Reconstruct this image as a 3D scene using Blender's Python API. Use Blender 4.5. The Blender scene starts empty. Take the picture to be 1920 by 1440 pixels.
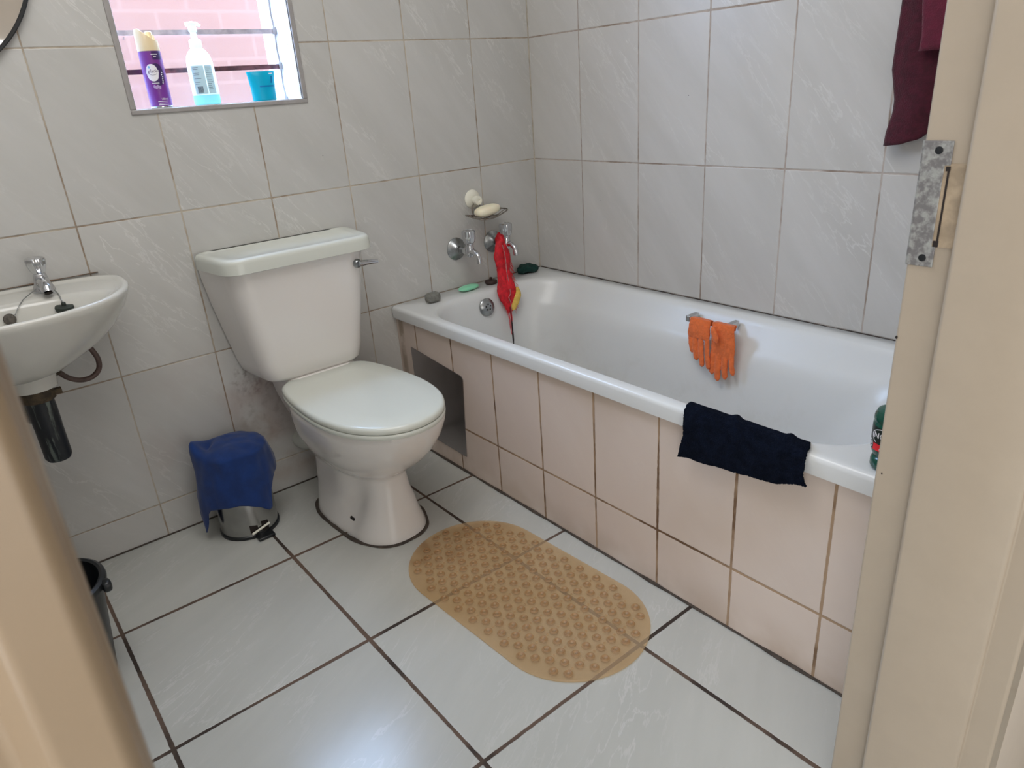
import bpy, math, random
from mathutils import Vector, Matrix, noise
random.seed(7)
D = bpy.data
sc = bpy.context.scene
COL = sc.collection
PI = math.pi

# ---------------------------------------------------------------- camera
cam = D.objects.new('camera', D.cameras.new('camera'))
COL.objects.link(cam)
cam.matrix_world = Matrix(((0.77174744, 0.29240576, -0.56471653, -1.76836),
                           (-0.63244083, 0.26002493, -0.72966131, -2.05333),
                           (-0.06651679, 0.92026404, 0.38560292, 1.15114),
                           (0, 0, 0, 1)))
cam.data.sensor_width = 36
cam.data.lens = 1326.37 / 1920 * 36
cam.data.clip_start = 0.01
cam.data.dof.use_dof = True
cam.data.dof.focus_distance = 1.9
cam.data.dof.aperture_fstop = 16
sc.camera = cam

# ---------------------------------------------------------------- world, lights, exposure
w = D.worlds.new('sky'); sc.world = w; w.use_nodes = True
wn = w.node_tree.nodes; wl = w.node_tree.links
bg = wn['Background']
bg.inputs['Color'].default_value = (0.45, 0.65, 1.0, 1)
bg.inputs['Strength'].default_value = 23.0
sc.view_settings.view_transform = 'Standard'
sc.view_settings.look = 'None'
sc.view_settings.gamma = 1
sc.view_settings.exposure = 0.12
sc.cycles.use_denoising = True
sc.cycles.max_bounces = 12
sc.cycles.diffuse_bounces = 6
sc.cycles.transparent_max_bounces = 16
sc.cycles.sample_clamp_indirect = 6
sc.cycles.caustics_reflective = False
sc.cycles.caustics_refractive = False

def area(name, loc, rot, sx, sy, power, col=(1, 1, 1), portal=False):
    l = D.lights.new(name, 'AREA'); l.shape = 'RECTANGLE'; l.size = sx; l.size_y = sy
    l.energy = power; l.color = col
    o = D.objects.new(name, l); COL.objects.link(o); o.location = loc; o.rotation_euler = rot
    if portal: l.cycles.is_portal = True
    return o
area('ceiling_lamp', (-1.35, -1.0, 2.36), (0, 0, 0), 1.1, 1.0, 16, (1, .985, .965))
area('hall_fill_light', (-1.9, -3.36, .95), (PI / 2, 0, 0), 1.8, 1.3, 12, (.98, .99, 1))  # fill light added in the unseen hall to brighten the pan and panel
area('hall_side_fill', (-2.96, -2.75, 1.1), (PI / 2, 0, -PI / 2), 1.1, 1.7, 27, (.96, .98, 1))  # second added hall fill, aimed across at the jamb, panel and right wall
area('window_portal', (-1.0755, .24, 1.57), (-PI / 2, 0, 0), .50, .86, 1, portal=True)

# ---------------------------------------------------------------- helpers: nodes
class NT:
    def __init__(s, name):
        s.m = D.materials.new(name); s.m.use_nodes = True
        s.t = s.m.node_tree; s.n = s.t.nodes; s.l = s.t.links
        s.b = s.n['Principled BSDF']; s.out = s.n['Material Output']
    def node(s, typ, **k):
        n = s.n.new(typ)
        for a, v in k.items():
            setattr(n, a, v)
        return n
    def set(s, inp, v):
        if hasattr(v, 'is_linked') or isinstance(v, bpy.types.NodeSocket): s.l.new(v, inp)
        else: inp.default_value = v
    def math(s, op, a, b=None, c=None, clamp=False):
        n = s.node('ShaderNodeMath', operation=op, use_clamp=clamp)
        s.set(n.inputs[0], a)
        if b is not None: s.set(n.inputs[1], b)
        if c is not None: s.set(n.inputs[2], c)
        return n.outputs[0]
    def mix(s, f, a, b):
        n = s.node('ShaderNodeMix', data_type='RGBA')
        s.set(n.inputs[0], f); s.set(n.inputs[6], a); s.set(n.inputs[7], b)
        return n.outputs[2]
    def noise(s, vec, scale, detail=3, rough=.5, dist=0):
        n = s.node('ShaderNodeTexNoise')
        n.inputs['Scale'].default_value = scale; n.inputs['Detail'].default_value = detail
        n.inputs['Roughness'].default_value = rough; n.inputs['Distortion'].default_value = dist
        if vec is not None: s.l.new(vec, n.inputs['Vector'])
        return n.outputs['Fac']
    def ramp(s, v, lo, hi, a=0., b=1., smooth=True):
        n = s.node('ShaderNodeMapRange')
        if smooth: n.interpolation_type = 'SMOOTHSTEP'
        s.set(n.inputs[0], v); n.inputs[1].default_value = lo; n.inputs[2].default_value = hi
        n.inputs[3].default_value = a; n.inputs[4].default_value = b
        return n.outputs[0]
    def coord(s, which='Object'):
        return s.node('ShaderNodeTexCoord').outputs[which]
    def bump(s, h, strength=.3, dist=.001, inp=None):
        n = s.node('ShaderNodeBump'); n.inputs['Strength'].default_value = strength
        n.inputs['Distance'].default_value = dist; s.l.new(h, n.inputs['Height'])
        s.l.new(n.outputs[0], s.b.inputs['Normal']); return n
    def mapping(s, vec, loc=(0, 0, 0), rot=(0, 0, 0), scale=(1, 1, 1)):
        n = s.node('ShaderNodeMapping'); s.l.new(vec, n.inputs[0])
        n.inputs[1].default_value = loc; n.inputs[2].default_value = rot; n.inputs[3].default_value = scale
        return n.outputs[0]

def rgb(r, g, b):
    f = lambda c: (c / 255 / 12.92) if c / 255 <= .04045 else ((c / 255 + .055) / 1.055) ** 2.4
    return (f(r), f(g), f(b), 1)

def plain(name, col, rough=.5, metal=0, spec=.5, var=0., vscale=20, bump=0., bscale=200, bdist=.001, sheen=0, coat=0, trans=0, alpha=None, sss=0):
    t = NT(name); c = t.coord()
    b = t.b
    b.inputs['Roughness'].default_value = rough; b.inputs['Metallic'].default_value = metal
    b.inputs['Specular IOR Level'].default_value = spec
    if var:
        n = t.noise(c, vscale, 4, .6)
        dark = tuple(x * (1 - var) for x in col[:3]) + (1,)
        t.l.new(t.mix(t.ramp(n, .35, .65), dark, col), b.inputs['Base Color'])
    else: b.inputs['Base Color'].default_value = col
    if bump: t.bump(t.noise(c, bscale, 3), bump, bdist)
    if sheen: b.inputs['Sheen Weight'].default_value = sheen; b.inputs['Sheen Roughness'].default_value = .5
    if coat: b.inputs['Coat Weight'].default_value = coat; b.inputs['Coat Roughness'].default_value = .08
    if trans: b.inputs['Transmission Weight'].default_value = trans
    if alpha is not None: b.inputs['Alpha'].default_value = alpha
    if sss: b.inputs['Subsurface Weight'].default_value = sss; b.inputs['Subsurface Scale'].default_value = .01
    return t.m

def tile_mat(name, ua, va, W, H, u0, v0, gap, base, vein, cloud, glight, gdark, rough, stain=None, veinang=.7, warp=.0006, gdist=.0012, veinamt=.5, extra_u=None):
    """rectangular tiles; ua / va are the object axes (0,1,2) across and up"""
    t = NT(name); c = t.coord()
    sep = t.node('ShaderNodeSeparateXYZ'); t.l.new(c, sep.inputs[0])
    U = sep.outputs[ua]; V = sep.outputs[va]
    wob = t.math('MULTIPLY', t.math('SUBTRACT', t.noise(c, 60, 2), .5), warp * 4)
    du = t.math('PINGPONG', t.math('ADD', t.math('SUBTRACT', U, u0), 100 * W), W / 2)
    dv = t.math('PINGPONG', t.math('ADD', t.math('SUBTRACT', V, v0), 100 * H), H / 2)
    d = t.math('ADD', t.math('MINIMUM', du, dv), wob)
    wide = t.math('MULTIPLY_ADD', t.noise(c, 3.1, 2), gap * .5, gap * .25)
    m = t.ramp(t.math('SUBTRACT', d, wide), -.0004, .0004)      # 1 on the tile
    # per-tile random
    fu = t.math('FLOOR', t.math('DIVIDE', t.math('SUBTRACT', U, u0), W))
    fv = t.math('FLOOR', t.math('DIVIDE', t.math('SUBTRACT', V, v0), H))
    comb = t.node('ShaderNodeCombineXYZ'); t.l.new(fu, comb.inputs[0]); t.l.new(fv, comb.inputs[1])
    wn_ = t.node('ShaderNodeTexWhiteNoise', noise_dimensions='3D'); t.l.new(comb.outputs[0], wn_.inputs['Vector'])
    rv = wn_.outputs['Color']; rf = wn_.outputs['Value']
    uv = t.node('ShaderNodeCombineXYZ'); t.l.new(U, uv.inputs[0]); t.l.new(V, uv.inputs[1])
    off = t.node('ShaderNodeVectorMath', operation='MULTIPLY_ADD')
    t.l.new(rv, off.inputs[0]); off.inputs[1].default_value = (9, 9, 9); t.l.new(uv.outputs[0], off.inputs[2])
    p = t.mapping(off.outputs[0], rot=(0, 0, veinang))
    p = t.mapping(p, scale=(1, .2, 1))
    n1 = t.noise(p, 22, 5, .6, .35)
    ridge = t.math('ABSOLUTE', t.math('SUBTRACT', n1, .52))
    ridge = t.ramp(ridge, 0, .022, 1, 0)
    patch = t.ramp(t.noise(p, 8, 3), .42, .75)
    vf = t.math('MULTIPLY', t.math('MULTIPLY', ridge, patch), veinamt)
    cl = t.ramp(t.noise(p, 9, 5, .6), .25, .8)
    col = t.mix(cl, base, cloud)
    col = t.mix(vf, col, vein)
    tint = t.math('MULTIPLY_ADD', rf, .05, .975)
    mul = t.node('ShaderNodeVectorMath', operation='SCALE'); t.l.new(col, mul.inputs[0]); t.l.new(tint, mul.inputs['Scale'])
    col = mul.outputs[0]
    if stain: col = stain(t, sep, c, col)
    vo = t.node('ShaderNodeTexVoronoi'); vo.inputs['Scale'].default_value = 11; t.l.new(c, vo.inputs['Vector'])
    vs_ = t.node('ShaderNodeSeparateColor'); t.l.new(vo.outputs['Color'], vs_.inputs[0])
    dot = t.math('MULTIPLY', t.math('LESS_THAN', vo.outputs['Distance'], .017), t.math('GREATER_THAN', vs_.outputs[0], .8))
    col = t.mix(t.math('MULTIPLY', dot, .75), col, rgb(70, 58, 52))
    gn = t.ramp(t.noise(c, 4.5, 4, .7), .42, .62)
    g = t.mix(gn, glight, gdark)
    col = t.mix(m, g, col)
    t.l.new(col, t.b.inputs['Base Color'])
    t.l.new(t.math('ADD', t.math('MULTIPLY', m, rough + .02), t.math('MULTIPLY', t.math('SUBTRACT', 1, m), .85)), t.b.inputs['Roughness'])
    h = t.ramp(t.math('SUBTRACT', d, wide), -.001, .0015)
    h = t.math('ADD', h, t.math('MULTIPLY', t.noise(p, 30, 3), .12))
    t.bump(h, .6, gdist)
    return t.m

# ---------------------------------------------------------------- helpers: mesh
class MB:
    def __init__(s): s.v = []; s.f = []
    def add(s, vs, fs):
        o = len(s.v); s.v += [tuple(x) for x in vs]; s.f += [tuple(i + o for i in f) for f in fs]; return s
    def box(s, x0, x1, y0, y1, z0, z1):
        vs = [(x, y, z) for z in (z0, z1) for y in (y0, y1) for x in (x0, x1)]
        return s.add(vs, [(0, 2, 3, 1), (4, 5, 7, 6), (0, 1, 5, 4), (2, 6, 7, 3), (0, 4, 6, 2), (1, 3, 7, 5)])
    def loft(s, rings, cap0=True, cap1=True, close=True):
        n = len(rings[0]); o = len(s.v)
        for r in rings: s.v += [tuple(p) for p in r]
        m = n if close else n - 1
        for i in range(len(rings) - 1):
            for j in range(m):
                a = o + i * n + j; b = o + i * n + (j + 1) % n
                s.f.append((a, b, b + n, a + n))
        if cap0: s.f.append(tuple(o + j for j in range(n))[::-1])
        if cap1: s.f.append(tuple(o + (len(rings) - 1) * n + j for j in range(n)))
        return s
    def lathe(s, prof, org, axis=(0, 0, 1), n=32, up=None, cap=True, flute=None):
        a = Vector(axis).normalized(); t = Vector((1, 0, 0)) if abs(a.x) < .9 else Vector((0, 1, 0))
        e1 = a.cross(t).normalized(); e2 = a.cross(e1); O = Vector(org)
        rings = []
        for k, (r, h) in enumerate(prof):
            ring = []
            for j in range(n):
                th = 2 * PI * j / n; rr = r
                if flute and flute[0] <= k <= flute[1]: rr = r * (1 - flute[3] * (.5 + .5 * math.cos(flute[2] * th)))
                ring.append(O + a * h + (e1 * math.cos(th) + e2 * math.sin(th)) * rr)
            rings.append(ring)
        return s.loft(rings, cap, cap)
    def tube(s, path, r, n=12, cap=True, flat=None):
        P_ = [Vector(p) for p in path]; rings = []; prev = None
        for i, p in enumerate(P_):
            d = (P_[min(i + 1, len(P_) - 1)] - P_[max(i - 1, 0)]).normalized()
            if prev is None:
                t = Vector((0, 0, 1)) if abs(d.z) < .9 else Vector((1, 0, 0)); e = d.cross(t).normalized()
            else: e = (prev - d * prev.dot(d)).normalized()
            prev = e; f = d.cross(e); rr = r[i] if isinstance(r, (list, tuple)) else r
            rings.append([p + (e * math.cos(2 * PI * j / n) + f * math.sin(2 * PI * j / n) * (flat or 1)) * rr for j in range(n)])
        return s.loft(rings, cap, cap)
    def grid(s, fn, nu, nv):
        o = len(s.v)
        for i in range(nu + 1):
            for j in range(nv + 1): s.v.append(tuple(fn(i / nu, j / nv)))
        for i in range(nu):
            for j in range(nv):
                a = o + i * (nv + 1) + j; s.f.append((a, a + nv + 1, a + nv + 2, a + 1))
        return s
    def ball(s, c, rx, ry, rz, n=16, m=10, p=1.):
        def sg(x, e): return math.copysign(abs(x) ** e, x)
        rings = []
        for i in range(m + 1):
            ph = -PI / 2 + PI * i / m; ph = max(-PI / 2 + .02, min(PI / 2 - .02, ph))
            rings.append([(c[0] + rx * sg(math.cos(ph), p) * sg(math.cos(2 * PI * j / n), p),
                           c[1] + ry * sg(math.cos(ph), p) * sg(math.sin(2 * PI * j / n), p),
                           c[2] + rz * sg(math.sin(ph), p)) for j in range(n)])
        return s.loft(rings)
    def rot(s, ang, axis, piv):
        M = Matrix.Rotation(ang, 3, axis); pv = Vector(piv)
        s.v = [tuple(M @ (Vector(p) - pv) + pv) for p in s.v]; return s

def wloc(o):
    L = Vector((0, 0, 0))
    while o is not None: L += o.location; o = o.parent
    return L
def obj(name, mb, mat, parent=None, smooth=True, angle=35, base=None, label=None):
    """verts are given in world metres; the origin goes to base (or the parent's place)"""
    me = D.meshes.new(name)
    L = wloc(parent) if parent is not None else Vector((0, 0, 0))
    if base is not None: L = Vector(base)
    me.from_pydata([tuple(Vector(p) - L) for p in mb.v], [], mb.f)
    me.validate(); me.update()
    import bmesh
    bm = bmesh.new(); bm.from_mesh(me); bmesh.ops.recalc_face_normals(bm, faces=bm.faces); bm.to_mesh(me); bm.free()
    if smooth:
        me.polygons.foreach_set('use_smooth', [True] * len(me.polygons))
        me.set_sharp_from_angle(angle=math.radians(angle))
    me.materials.append(mat)
    o = D.objects.new(name, me); COL.objects.link(o)
    if parent is not None: o.parent = parent; o.location = L - wloc(parent)
    else: o.location = L
    if label: o['label'] = label
    return o
def bevel(o, wd=.002, seg=2, ang=40):
    m = o.modifiers.new('bevel', 'BEVEL'); m.width = wd; m.segments = seg; m.limit_method = 'ANGLE'; m.angle_limit = math.radians(ang)
    return o
def subsurf(o, l=1):
    m = o.modifiers.new('subsurf', 'SUBSURF'); m.levels = l; m.render_levels = l; return o
def solid(o, t, off=0):
    m = o.modifiers.new('solid', 'SOLIDIFY'); m.thickness = t; m.offset = off; return o
def thing(name, label, cat, loc=(0, 0, 0), group=None):
    o = D.objects.new(name, None); COL.objects.link(o); o.location = loc; o.empty_display_size = .05
    o['label'] = label; o['category'] = cat
    if group: o['group'] = group
    return o
def tag(o, label, cat, group=None):
    o['label'] = label; o['category'] = cat
    if group: o['group'] = group
    return o
def struct(o): o['kind'] = 'structure'; return o
def sempty(name, loc=(0, 0, 0)):
    o = D.objects.new(name, None); COL.objects.link(o); o.location = loc; o['kind'] = 'structure'; return o

def rrect(x0, x1, y0, y1, r, z, k=8):
    pts = []
    r = min(r, (x1 - x0) / 2 - 1e-4, (y1 - y0) / 2 - 1e-4)
    for cx, cy, a0 in ((x1 - r, y1 - r, 0), (x0 + r, y1 - r, PI / 2), (x0 + r, y0 + r, PI), (x1 - r, y0 + r, 1.5 * PI)):
        for i in range(k + 1):
            a = a0 + PI / 2 * i / k; pts.append((cx + r * math.cos(a), cy + r * math.sin(a), z))
    return pts
def lerp_table(tab, x):
    for (a, b), (c, d) in zip(tab, tab[1:]):
        if x <= c: return b + (d - b) * (x - a) / (c - a)
    return tab[-1][1]
def smooth_path(pts, n=6):
    P_ = [Vector(p) for p in pts]; out = []
    for i in range(len(P_) - 1):
        p0 = P_[max(i - 1, 0)]; p1 = P_[i]; p2 = P_[i + 1]; p3 = P_[min(i + 2, len(P_) - 1)]
        for k in range(n):
            t = k / n
            out.append(.5 * ((2 * p1) + (p2 - p0) * t + (2 * p0 - 5 * p1 + 4 * p2 - p3) * t * t + (3 * p1 - p0 - 3 * p2 + p3) * t ** 3))
    out.append(P_[-1]); return out

_tc = {}
def text_mb(s, size, depth=.0, shear=0):
    """filled letters as flat geometry in the local xy plane, centred"""
    cu = D.curves.new('t', 'FONT'); cu.body = s; cu.size = size; cu.align_x = 'CENTER'; cu.align_y = 'CENTER'; cu.shear = shear
    cu.resolution_u = 3
    o = D.objects.new('t', cu); COL.objects.link(o)
    dg = bpy.context.evaluated_depsgraph_get(); dg.update()
    me = o.evaluated_get(dg).to_mesh()
    vs = [tuple(v.co) for v in me.vertices]; fs = [tuple(p.vertices) for p in me.polygons]
    o.evaluated_get(dg).to_mesh_clear()
    D.objects.remove(o); D.curves.remove(cu)
    return vs, fs
def wrap(vs, c, r, th0, z0):
    """put flat xy geometry on a vertical cylinder about c; th0 is the bearing of its middle"""
    return [(c[0] + r * math.cos(th0 + x / r), c[1] + r * math.sin(th0 + x / r), z0 + y) for x, y, *_ in vs]
def wquad(mb, c, r, th0, x0, x1, z0, z1, n=8):
    mb.grid(lambda u, v: (c[0] + r * math.cos(th0 + (x0 + (x1 - x0) * u) / r), c[1] + r * math.sin(th0 + (x0 + (x1 - x0) * u) / r), z0 + (z1 - z0) * v), n, 1)
def wellipse(mb, c, r, th0, x, z, a, b, n=24):
    ring = [(x + a * math.cos(2 * PI * i / n), z + b * math.sin(2 * PI * i / n)) for i in range(n)]
    # strips so that the disc follows the curved side
    k = 8; L = []
    for i in range(k + 1):
        u = -1 + 2 * i / k; h = b * math.sqrt(max(0, 1 - u * u)); L.append((x + a * u, z - h, z + h))
    for (xa, l0, h0), (xb, l1, h1) in zip(L, L[1:]):
        q = [(xa, l0), (xb, l1), (xb, h1), (xa, h0)]
        mb.add([(c[0] + r * math.cos(th0 + p / r), c[1] + r * math.sin(th0 + p / r), s_) for p, s_ in q], [(0, 1, 2, 3)])

# ---------------------------------------------------------------- materials
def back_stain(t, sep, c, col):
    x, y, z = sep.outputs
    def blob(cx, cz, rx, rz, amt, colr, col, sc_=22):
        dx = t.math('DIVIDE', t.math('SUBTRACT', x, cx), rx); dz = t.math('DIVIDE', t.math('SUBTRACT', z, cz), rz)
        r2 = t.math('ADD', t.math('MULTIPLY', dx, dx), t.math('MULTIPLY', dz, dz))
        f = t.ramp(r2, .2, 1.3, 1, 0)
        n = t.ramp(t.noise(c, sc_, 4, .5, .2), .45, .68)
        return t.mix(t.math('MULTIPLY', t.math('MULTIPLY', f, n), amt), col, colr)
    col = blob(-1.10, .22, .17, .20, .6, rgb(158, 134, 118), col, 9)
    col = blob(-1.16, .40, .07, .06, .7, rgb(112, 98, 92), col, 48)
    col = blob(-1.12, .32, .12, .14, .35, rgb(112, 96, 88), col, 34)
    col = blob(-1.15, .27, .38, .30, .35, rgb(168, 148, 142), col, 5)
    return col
M = {}
M['wall_tile'] = tile_mat('wall_tile_back', 0, 2, .25, .40, .0005, .906, .0036, rgb(185, 184, 180), rgb(210, 209, 206), rgb(196, 195, 192),
                          rgb(184, 174, 158), rgb(142, 124, 106), .26, stain=back_stain, veinamt=.85, veinang=-.65)
M['wall_tile_side'] = tile_mat('wall_tile_side', 1, 2, .2525, .40, .0065, .906, .0042, rgb(190, 188, 184), rgb(212, 211, 208), rgb(201, 199, 196),
                               rgb(182, 172, 164), rgb(140, 124, 112), .26, veinamt=1)
M['floor_tile'] = tile_mat('floor_tile', 0, 1, .435, .435, -1.7068, -.372, .009, rgb(178, 179, 174), rgb(196, 196, 193), rgb(187, 188, 183),
                           rgb(96, 78, 66), rgb(52, 42, 36), .19, veinang=1.1, veinamt=.9)
def panel_stain(t, sep, c, col):
    x, y, z = sep.outputs
    f = t.ramp(t.math('ABSOLUTE', t.math('ADD', y, .028 - .85)), .008, .022, 1, 0)
    n = t.ramp(t.noise(c, 12, 4, .6), .3, .55)
    col = t.mix(t.math('MULTIPLY', t.math('MULTIPLY', f, n), .8), col, rgb(126, 106, 80))
    low = t.ramp(z, .0, .12, .45, 0)
    col = t.mix(t.math('MULTIPLY', low, t.ramp(t.noise(c, 7, 3), .35, .65)), col, rgb(165, 140, 115))
    f2 = t.ramp(t.noise(c, 2.6, 3), .45, .7)
    return t.mix(t.math('MULTIPLY', f2, .4), col, rgb(188, 170, 152))
M['panel_tile'] = tile_mat('panel_tile', 1, 2, .2036, .32, -.3218 + .85, .1626, .0062, rgb(211, 196, 186), rgb(218, 206, 196), rgb(214, 200, 190),
                           rgb(166, 140, 114), rgb(104, 78, 56), .3, stain=panel_stain, veinamt=.25)
M['porcelain'] = plain('porcelain', rgb(222, 218, 214), .12, coat=.4)
M['seat'] = plain('seat_plastic', rgb(205, 208, 200), .22)
M['basin'] = plain('basin_ceramic', rgb(206, 205, 198), .15, coat=.3, var=.03, vscale=8)
M['basin_in'] = M['basin']
def bath_mat():
    t = NT('bath_enamel'); c = t.coord()
    sep = t.node('ShaderNodeSeparateXYZ'); t.l.new(c, sep.inputs[0])
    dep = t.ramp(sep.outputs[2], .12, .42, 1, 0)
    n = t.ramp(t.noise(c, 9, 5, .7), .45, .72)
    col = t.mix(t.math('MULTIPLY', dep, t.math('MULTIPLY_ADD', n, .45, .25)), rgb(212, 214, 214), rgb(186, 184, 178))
    t.l.new(col, t.b.inputs['Base Color']); t.b.inputs['Roughness'].default_value = .27
    return t.m
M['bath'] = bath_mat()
M['chrome'] = plain('chrome', (.62, .63, .65, 1), .12, 1, bump=.05, bscale=90)
M['dull_chrome'] = plain('dull_chrome', (.40, .42, .43, 1), .28, 1, var=.25, vscale=60)
M['steel'] = plain('brushed_steel', (.42, .42, .41, 1), .25, 1, var=.2, vscale=9)
M['hatch'] = plain('hatch_metal', (.46, .43, .44, 1), .2, 1, var=.1, vscale=6)
M['black_plastic'] = plain('black_plastic', rgb(26, 29, 32), .35, var=.3, vscale=30)
M['trap'] = plain('grimy_black_pipe', rgb(30, 36, 42), .35, var=.0)
def trap_mat():
    t = NT('grimy_black_pipe'); c = t.coord()
    p = t.mapping(c, scale=(1, 1, .12))
    n = t.ramp(t.noise(p, 60, 4, .6), .56, .66)
    top = t.ramp(t.noise(p, 14, 2), .4, .6)
    t.l.new(t.mix(t.math('MULTIPLY', n, top), rgb(24, 28, 34), rgb(112, 122, 116)), t.b.inputs['Base Color'])
    t.b.inputs['Roughness'].default_value = .4; return t.m
M['trap'] = trap_mat()
M['rust'] = plain('dirty_nut', rgb(84, 70, 50), .7, var=.6, vscale=60)
M['hose'] = plain('brown_hose', rgb(98, 78, 72), .5, var=.35, vscale=70, bump=.4, bscale=300)
M['grout'] = plain('dirty_sealant', rgb(78, 68, 60), .8, var=.4, vscale=60, bump=.6, bscale=120, bdist=.003)
M['mould'] = plain('mouldy_sealant', rgb(60, 50, 44), .8, var=.6, vscale=40)
M['silicone'] = plain('pale_sealant', rgb(190, 182, 168), .6, var=.25, vscale=25)
M['frame_paint'] = plain('cream_enamel_paint', rgb(166, 154, 138), .2, var=.03, vscale=14, bump=.08, bscale=60, bdist=.002)
M['frame_tan'] = plain('tan_enamel_darkened', rgb(132, 115, 94), .3, var=.03, vscale=14, bump=.08, bscale=60, bdist=.002)  # left jamb: browner, and darkened in its colour to offset the bright hall light
M['wall_paint'] = plain('cream_wall_paint', rgb(206, 196, 184), .7, var=.04, vscale=5, bump=.2, bscale=80)
M['white_paint'] = plain('ceiling_paint', rgb(226, 226, 222), .8)
M['trim_grey'] = plain('grey_tile_trim', rgb(158, 154, 152), .4, var=.12, vscale=30)
M['sill'] = plain('sill_tile', rgb(225, 228, 234), .2, var=.03)
def galv():
    t = NT('galvanised_steel'); c = t.coord()
    v = t.node('ShaderNodeTexVoronoi'); v.inputs['Scale'].default_value = 160; t.l.new(c, v.inputs['Vector'])
    n = t.ramp(t.noise(c, 110, 4, .65), .38, .62)
    col = t.mix(n, rgb(120, 118, 118), rgb(166, 168, 164))
    col = t.mix(t.math('MULTIPLY', v.outputs['Distance'], .3), col, rgb(96, 92, 98))
    t.l.new(col, t.b.inputs['Base Color']); t.b.inputs['Roughness'].default_value = .5; t.b.inputs['Metallic'].default_value = .35
    t.bump(n, .3, .0004); return t.m
M['galv'] = galv()
M['pocket'] = plain('stained_pocket', rgb(170, 152, 128), .6, var=.3, vscale=45)
M['dark'] = plain('dark_void', rgb(30, 20, 16), .8)
def thin(name, col, a, rough=.1, spec=.5):
    """thin see-through sheet: a = how much of it is opaque colour"""
    t = NT(name); t.b.inputs['Base Color'].default_value = col; t.b.inputs['Roughness'].default_value = rough
    t.b.inputs['Specular IOR Level'].default_value = spec
    tr = t.node('ShaderNodeBsdfTransparent'); mx = t.node('ShaderNodeMixShader'); mx.inputs[0].default_value = a
    t.l.new(tr.outputs[0], mx.inputs[1]); t.l.new(t.b.outputs[0], mx.inputs[2]); t.l.new(mx.outputs[0], t.out.inputs[0]); return t.m, tr, mx
M['glass'], _tr, _mx = thin('window_glass', (.9, .95, .95, 1), .05, .3)
M['glass_edge'] = plain('glass_edge', rgb(186, 172, 170), .5, var=.3, vscale=40)
M['glass_edge_dark'] = plain('glass_edge_dark', rgb(110, 62, 62), .4, var=.7, vscale=30)
def brick():
    t = NT('neighbour_brick'); c = t.coord()
    b = t.node('ShaderNodeTexBrick'); b.inputs['Scale'].default_value = 1; b.inputs['Brick Width'].default_value = .23
    b.inputs['Row Height'].default_value = .083; b.inputs['Mortar Size'].default_value = .006
    b.inputs['Color1'].default_value = rgb(124, 84, 69); b.inputs['Color2'].default_value = rgb(119, 80, 66); b.inputs['Mortar'].default_value = rgb(127, 89, 75)
    mp = t.node('ShaderNodeSeparateXYZ'); t.l.new(c, mp.inputs[0]); cb = t.node('ShaderNodeCombineXYZ')
    t.l.new(mp.outputs[0], cb.inputs[0]); t.l.new(mp.outputs[2], cb.inputs[1]); t.l.new(cb.outputs[0], b.inputs['Vector'])
    t.l.new(b.outputs['Color'], t.b.inputs['Base Color']); t.b.inputs['Roughness'].default_value = .9; return t.m
M['brick'] = brick()
M['navy'] = plain('navy_terry', rgb(13, 20, 35), 1, var=.4, vscale=45, bump=1, bscale=420, bdist=.003, spec=.1)
M['blue'] = plain('blue_cloth', rgb(4, 48, 112), .9, var=.22, vscale=25, bump=.4, bscale=500, bdist=.001, sheen=.15)
M['maroon'] = plain('maroon_terry', rgb(74, 14, 34), .95, var=.35, vscale=60, bump=.9, bscale=350, bdist=.002, sheen=.1)
M['maroon_light'] = plain('maroon_terry_band', rgb(98, 24, 48), .95, var=.2, vscale=60, bump=.8, bscale=350, bdist=.002, sheen=.15)
M['green_cloth'] = plain('dark_green_cloth', rgb(14, 58, 52), .95, var=.4, vscale=60, bump=.6, bscale=300)
M['orange'] = plain('orange_knit', rgb(226, 112, 56), .95, var=.18, vscale=70, bump=.8, bscale=260, bdist=.0015, sheen=.2)
M['red'] = plain('red_fibre', rgb(214, 22, 40), .7, var=.35, vscale=60, bump=.8, bscale=200, bdist=.002)
M['yellow'] = plain('yellow_sponge', rgb(232, 196, 96), .9, var=.2, vscale=70, bump=.8, bscale=200, bdist=.002)
M['string'] = plain('dark_string', rgb(30, 20, 22), .8)
M['pinkstring'] = plain('pink_string', rgb(200, 140, 140), .8, var=.5, vscale=90)
M['soap'] = plain('cream_soap', rgb(240, 232, 206), .4, sss=.15)
M['greensoap'] = plain('green_soap', rgb(140, 214, 176), .4, sss=.15)
M['pumice'] = plain('pumice', rgb(124, 124, 118), .95, var=.25, vscale=70, bump=1, bscale=160, bdist=.003)
M['suction'] = plain('suction_plastic', rgb(228, 226, 212), .3)
M['wire'] = plain('tarnished_wire', (.42, .38, .34, 1), .3, 1, var=.5, vscale=150)
M['plug'] = plain('plug_rubber', rgb(44, 52, 46), .6, var=.3, vscale=60)
M['brownplug'] = plain('brown_rubber', rgb(58, 42, 38), .6)
M['white'] = plain('white_print', rgb(236, 234, 236), .5)
M['cap'] = plain('cream_cap', rgb(234, 212, 170), .4)
M['purple'] = plain('purple_can', rgb(120, 52, 140), .3)
M['dpurple'] = plain('dark_purple', rgb(62, 36, 92), .35)
M['lav'] = plain('lavender_print', rgb(176, 150, 196), .5)
M['skyblue'] = plain('sky_blue_print', rgb(120, 190, 226), .5)
M['bgreen'] = plain('bottle_green', rgb(14, 72, 58), .18)
M['lid_green'] = plain('dark_green_label', rgb(20, 34, 32), .3)
M['redlab'] = plain('red_label', rgb(222, 36, 48), .35)
M['pump'] = None
t_ = NT('white_translucent'); t_.b.inputs['Base Color'].default_value = rgb(246, 250, 250); t_.b.inputs['Roughness'].default_value = .3
tl = t_.node('ShaderNodeBsdfTranslucent'); tl.inputs[0].default_value = rgb(244, 252, 252)
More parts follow.
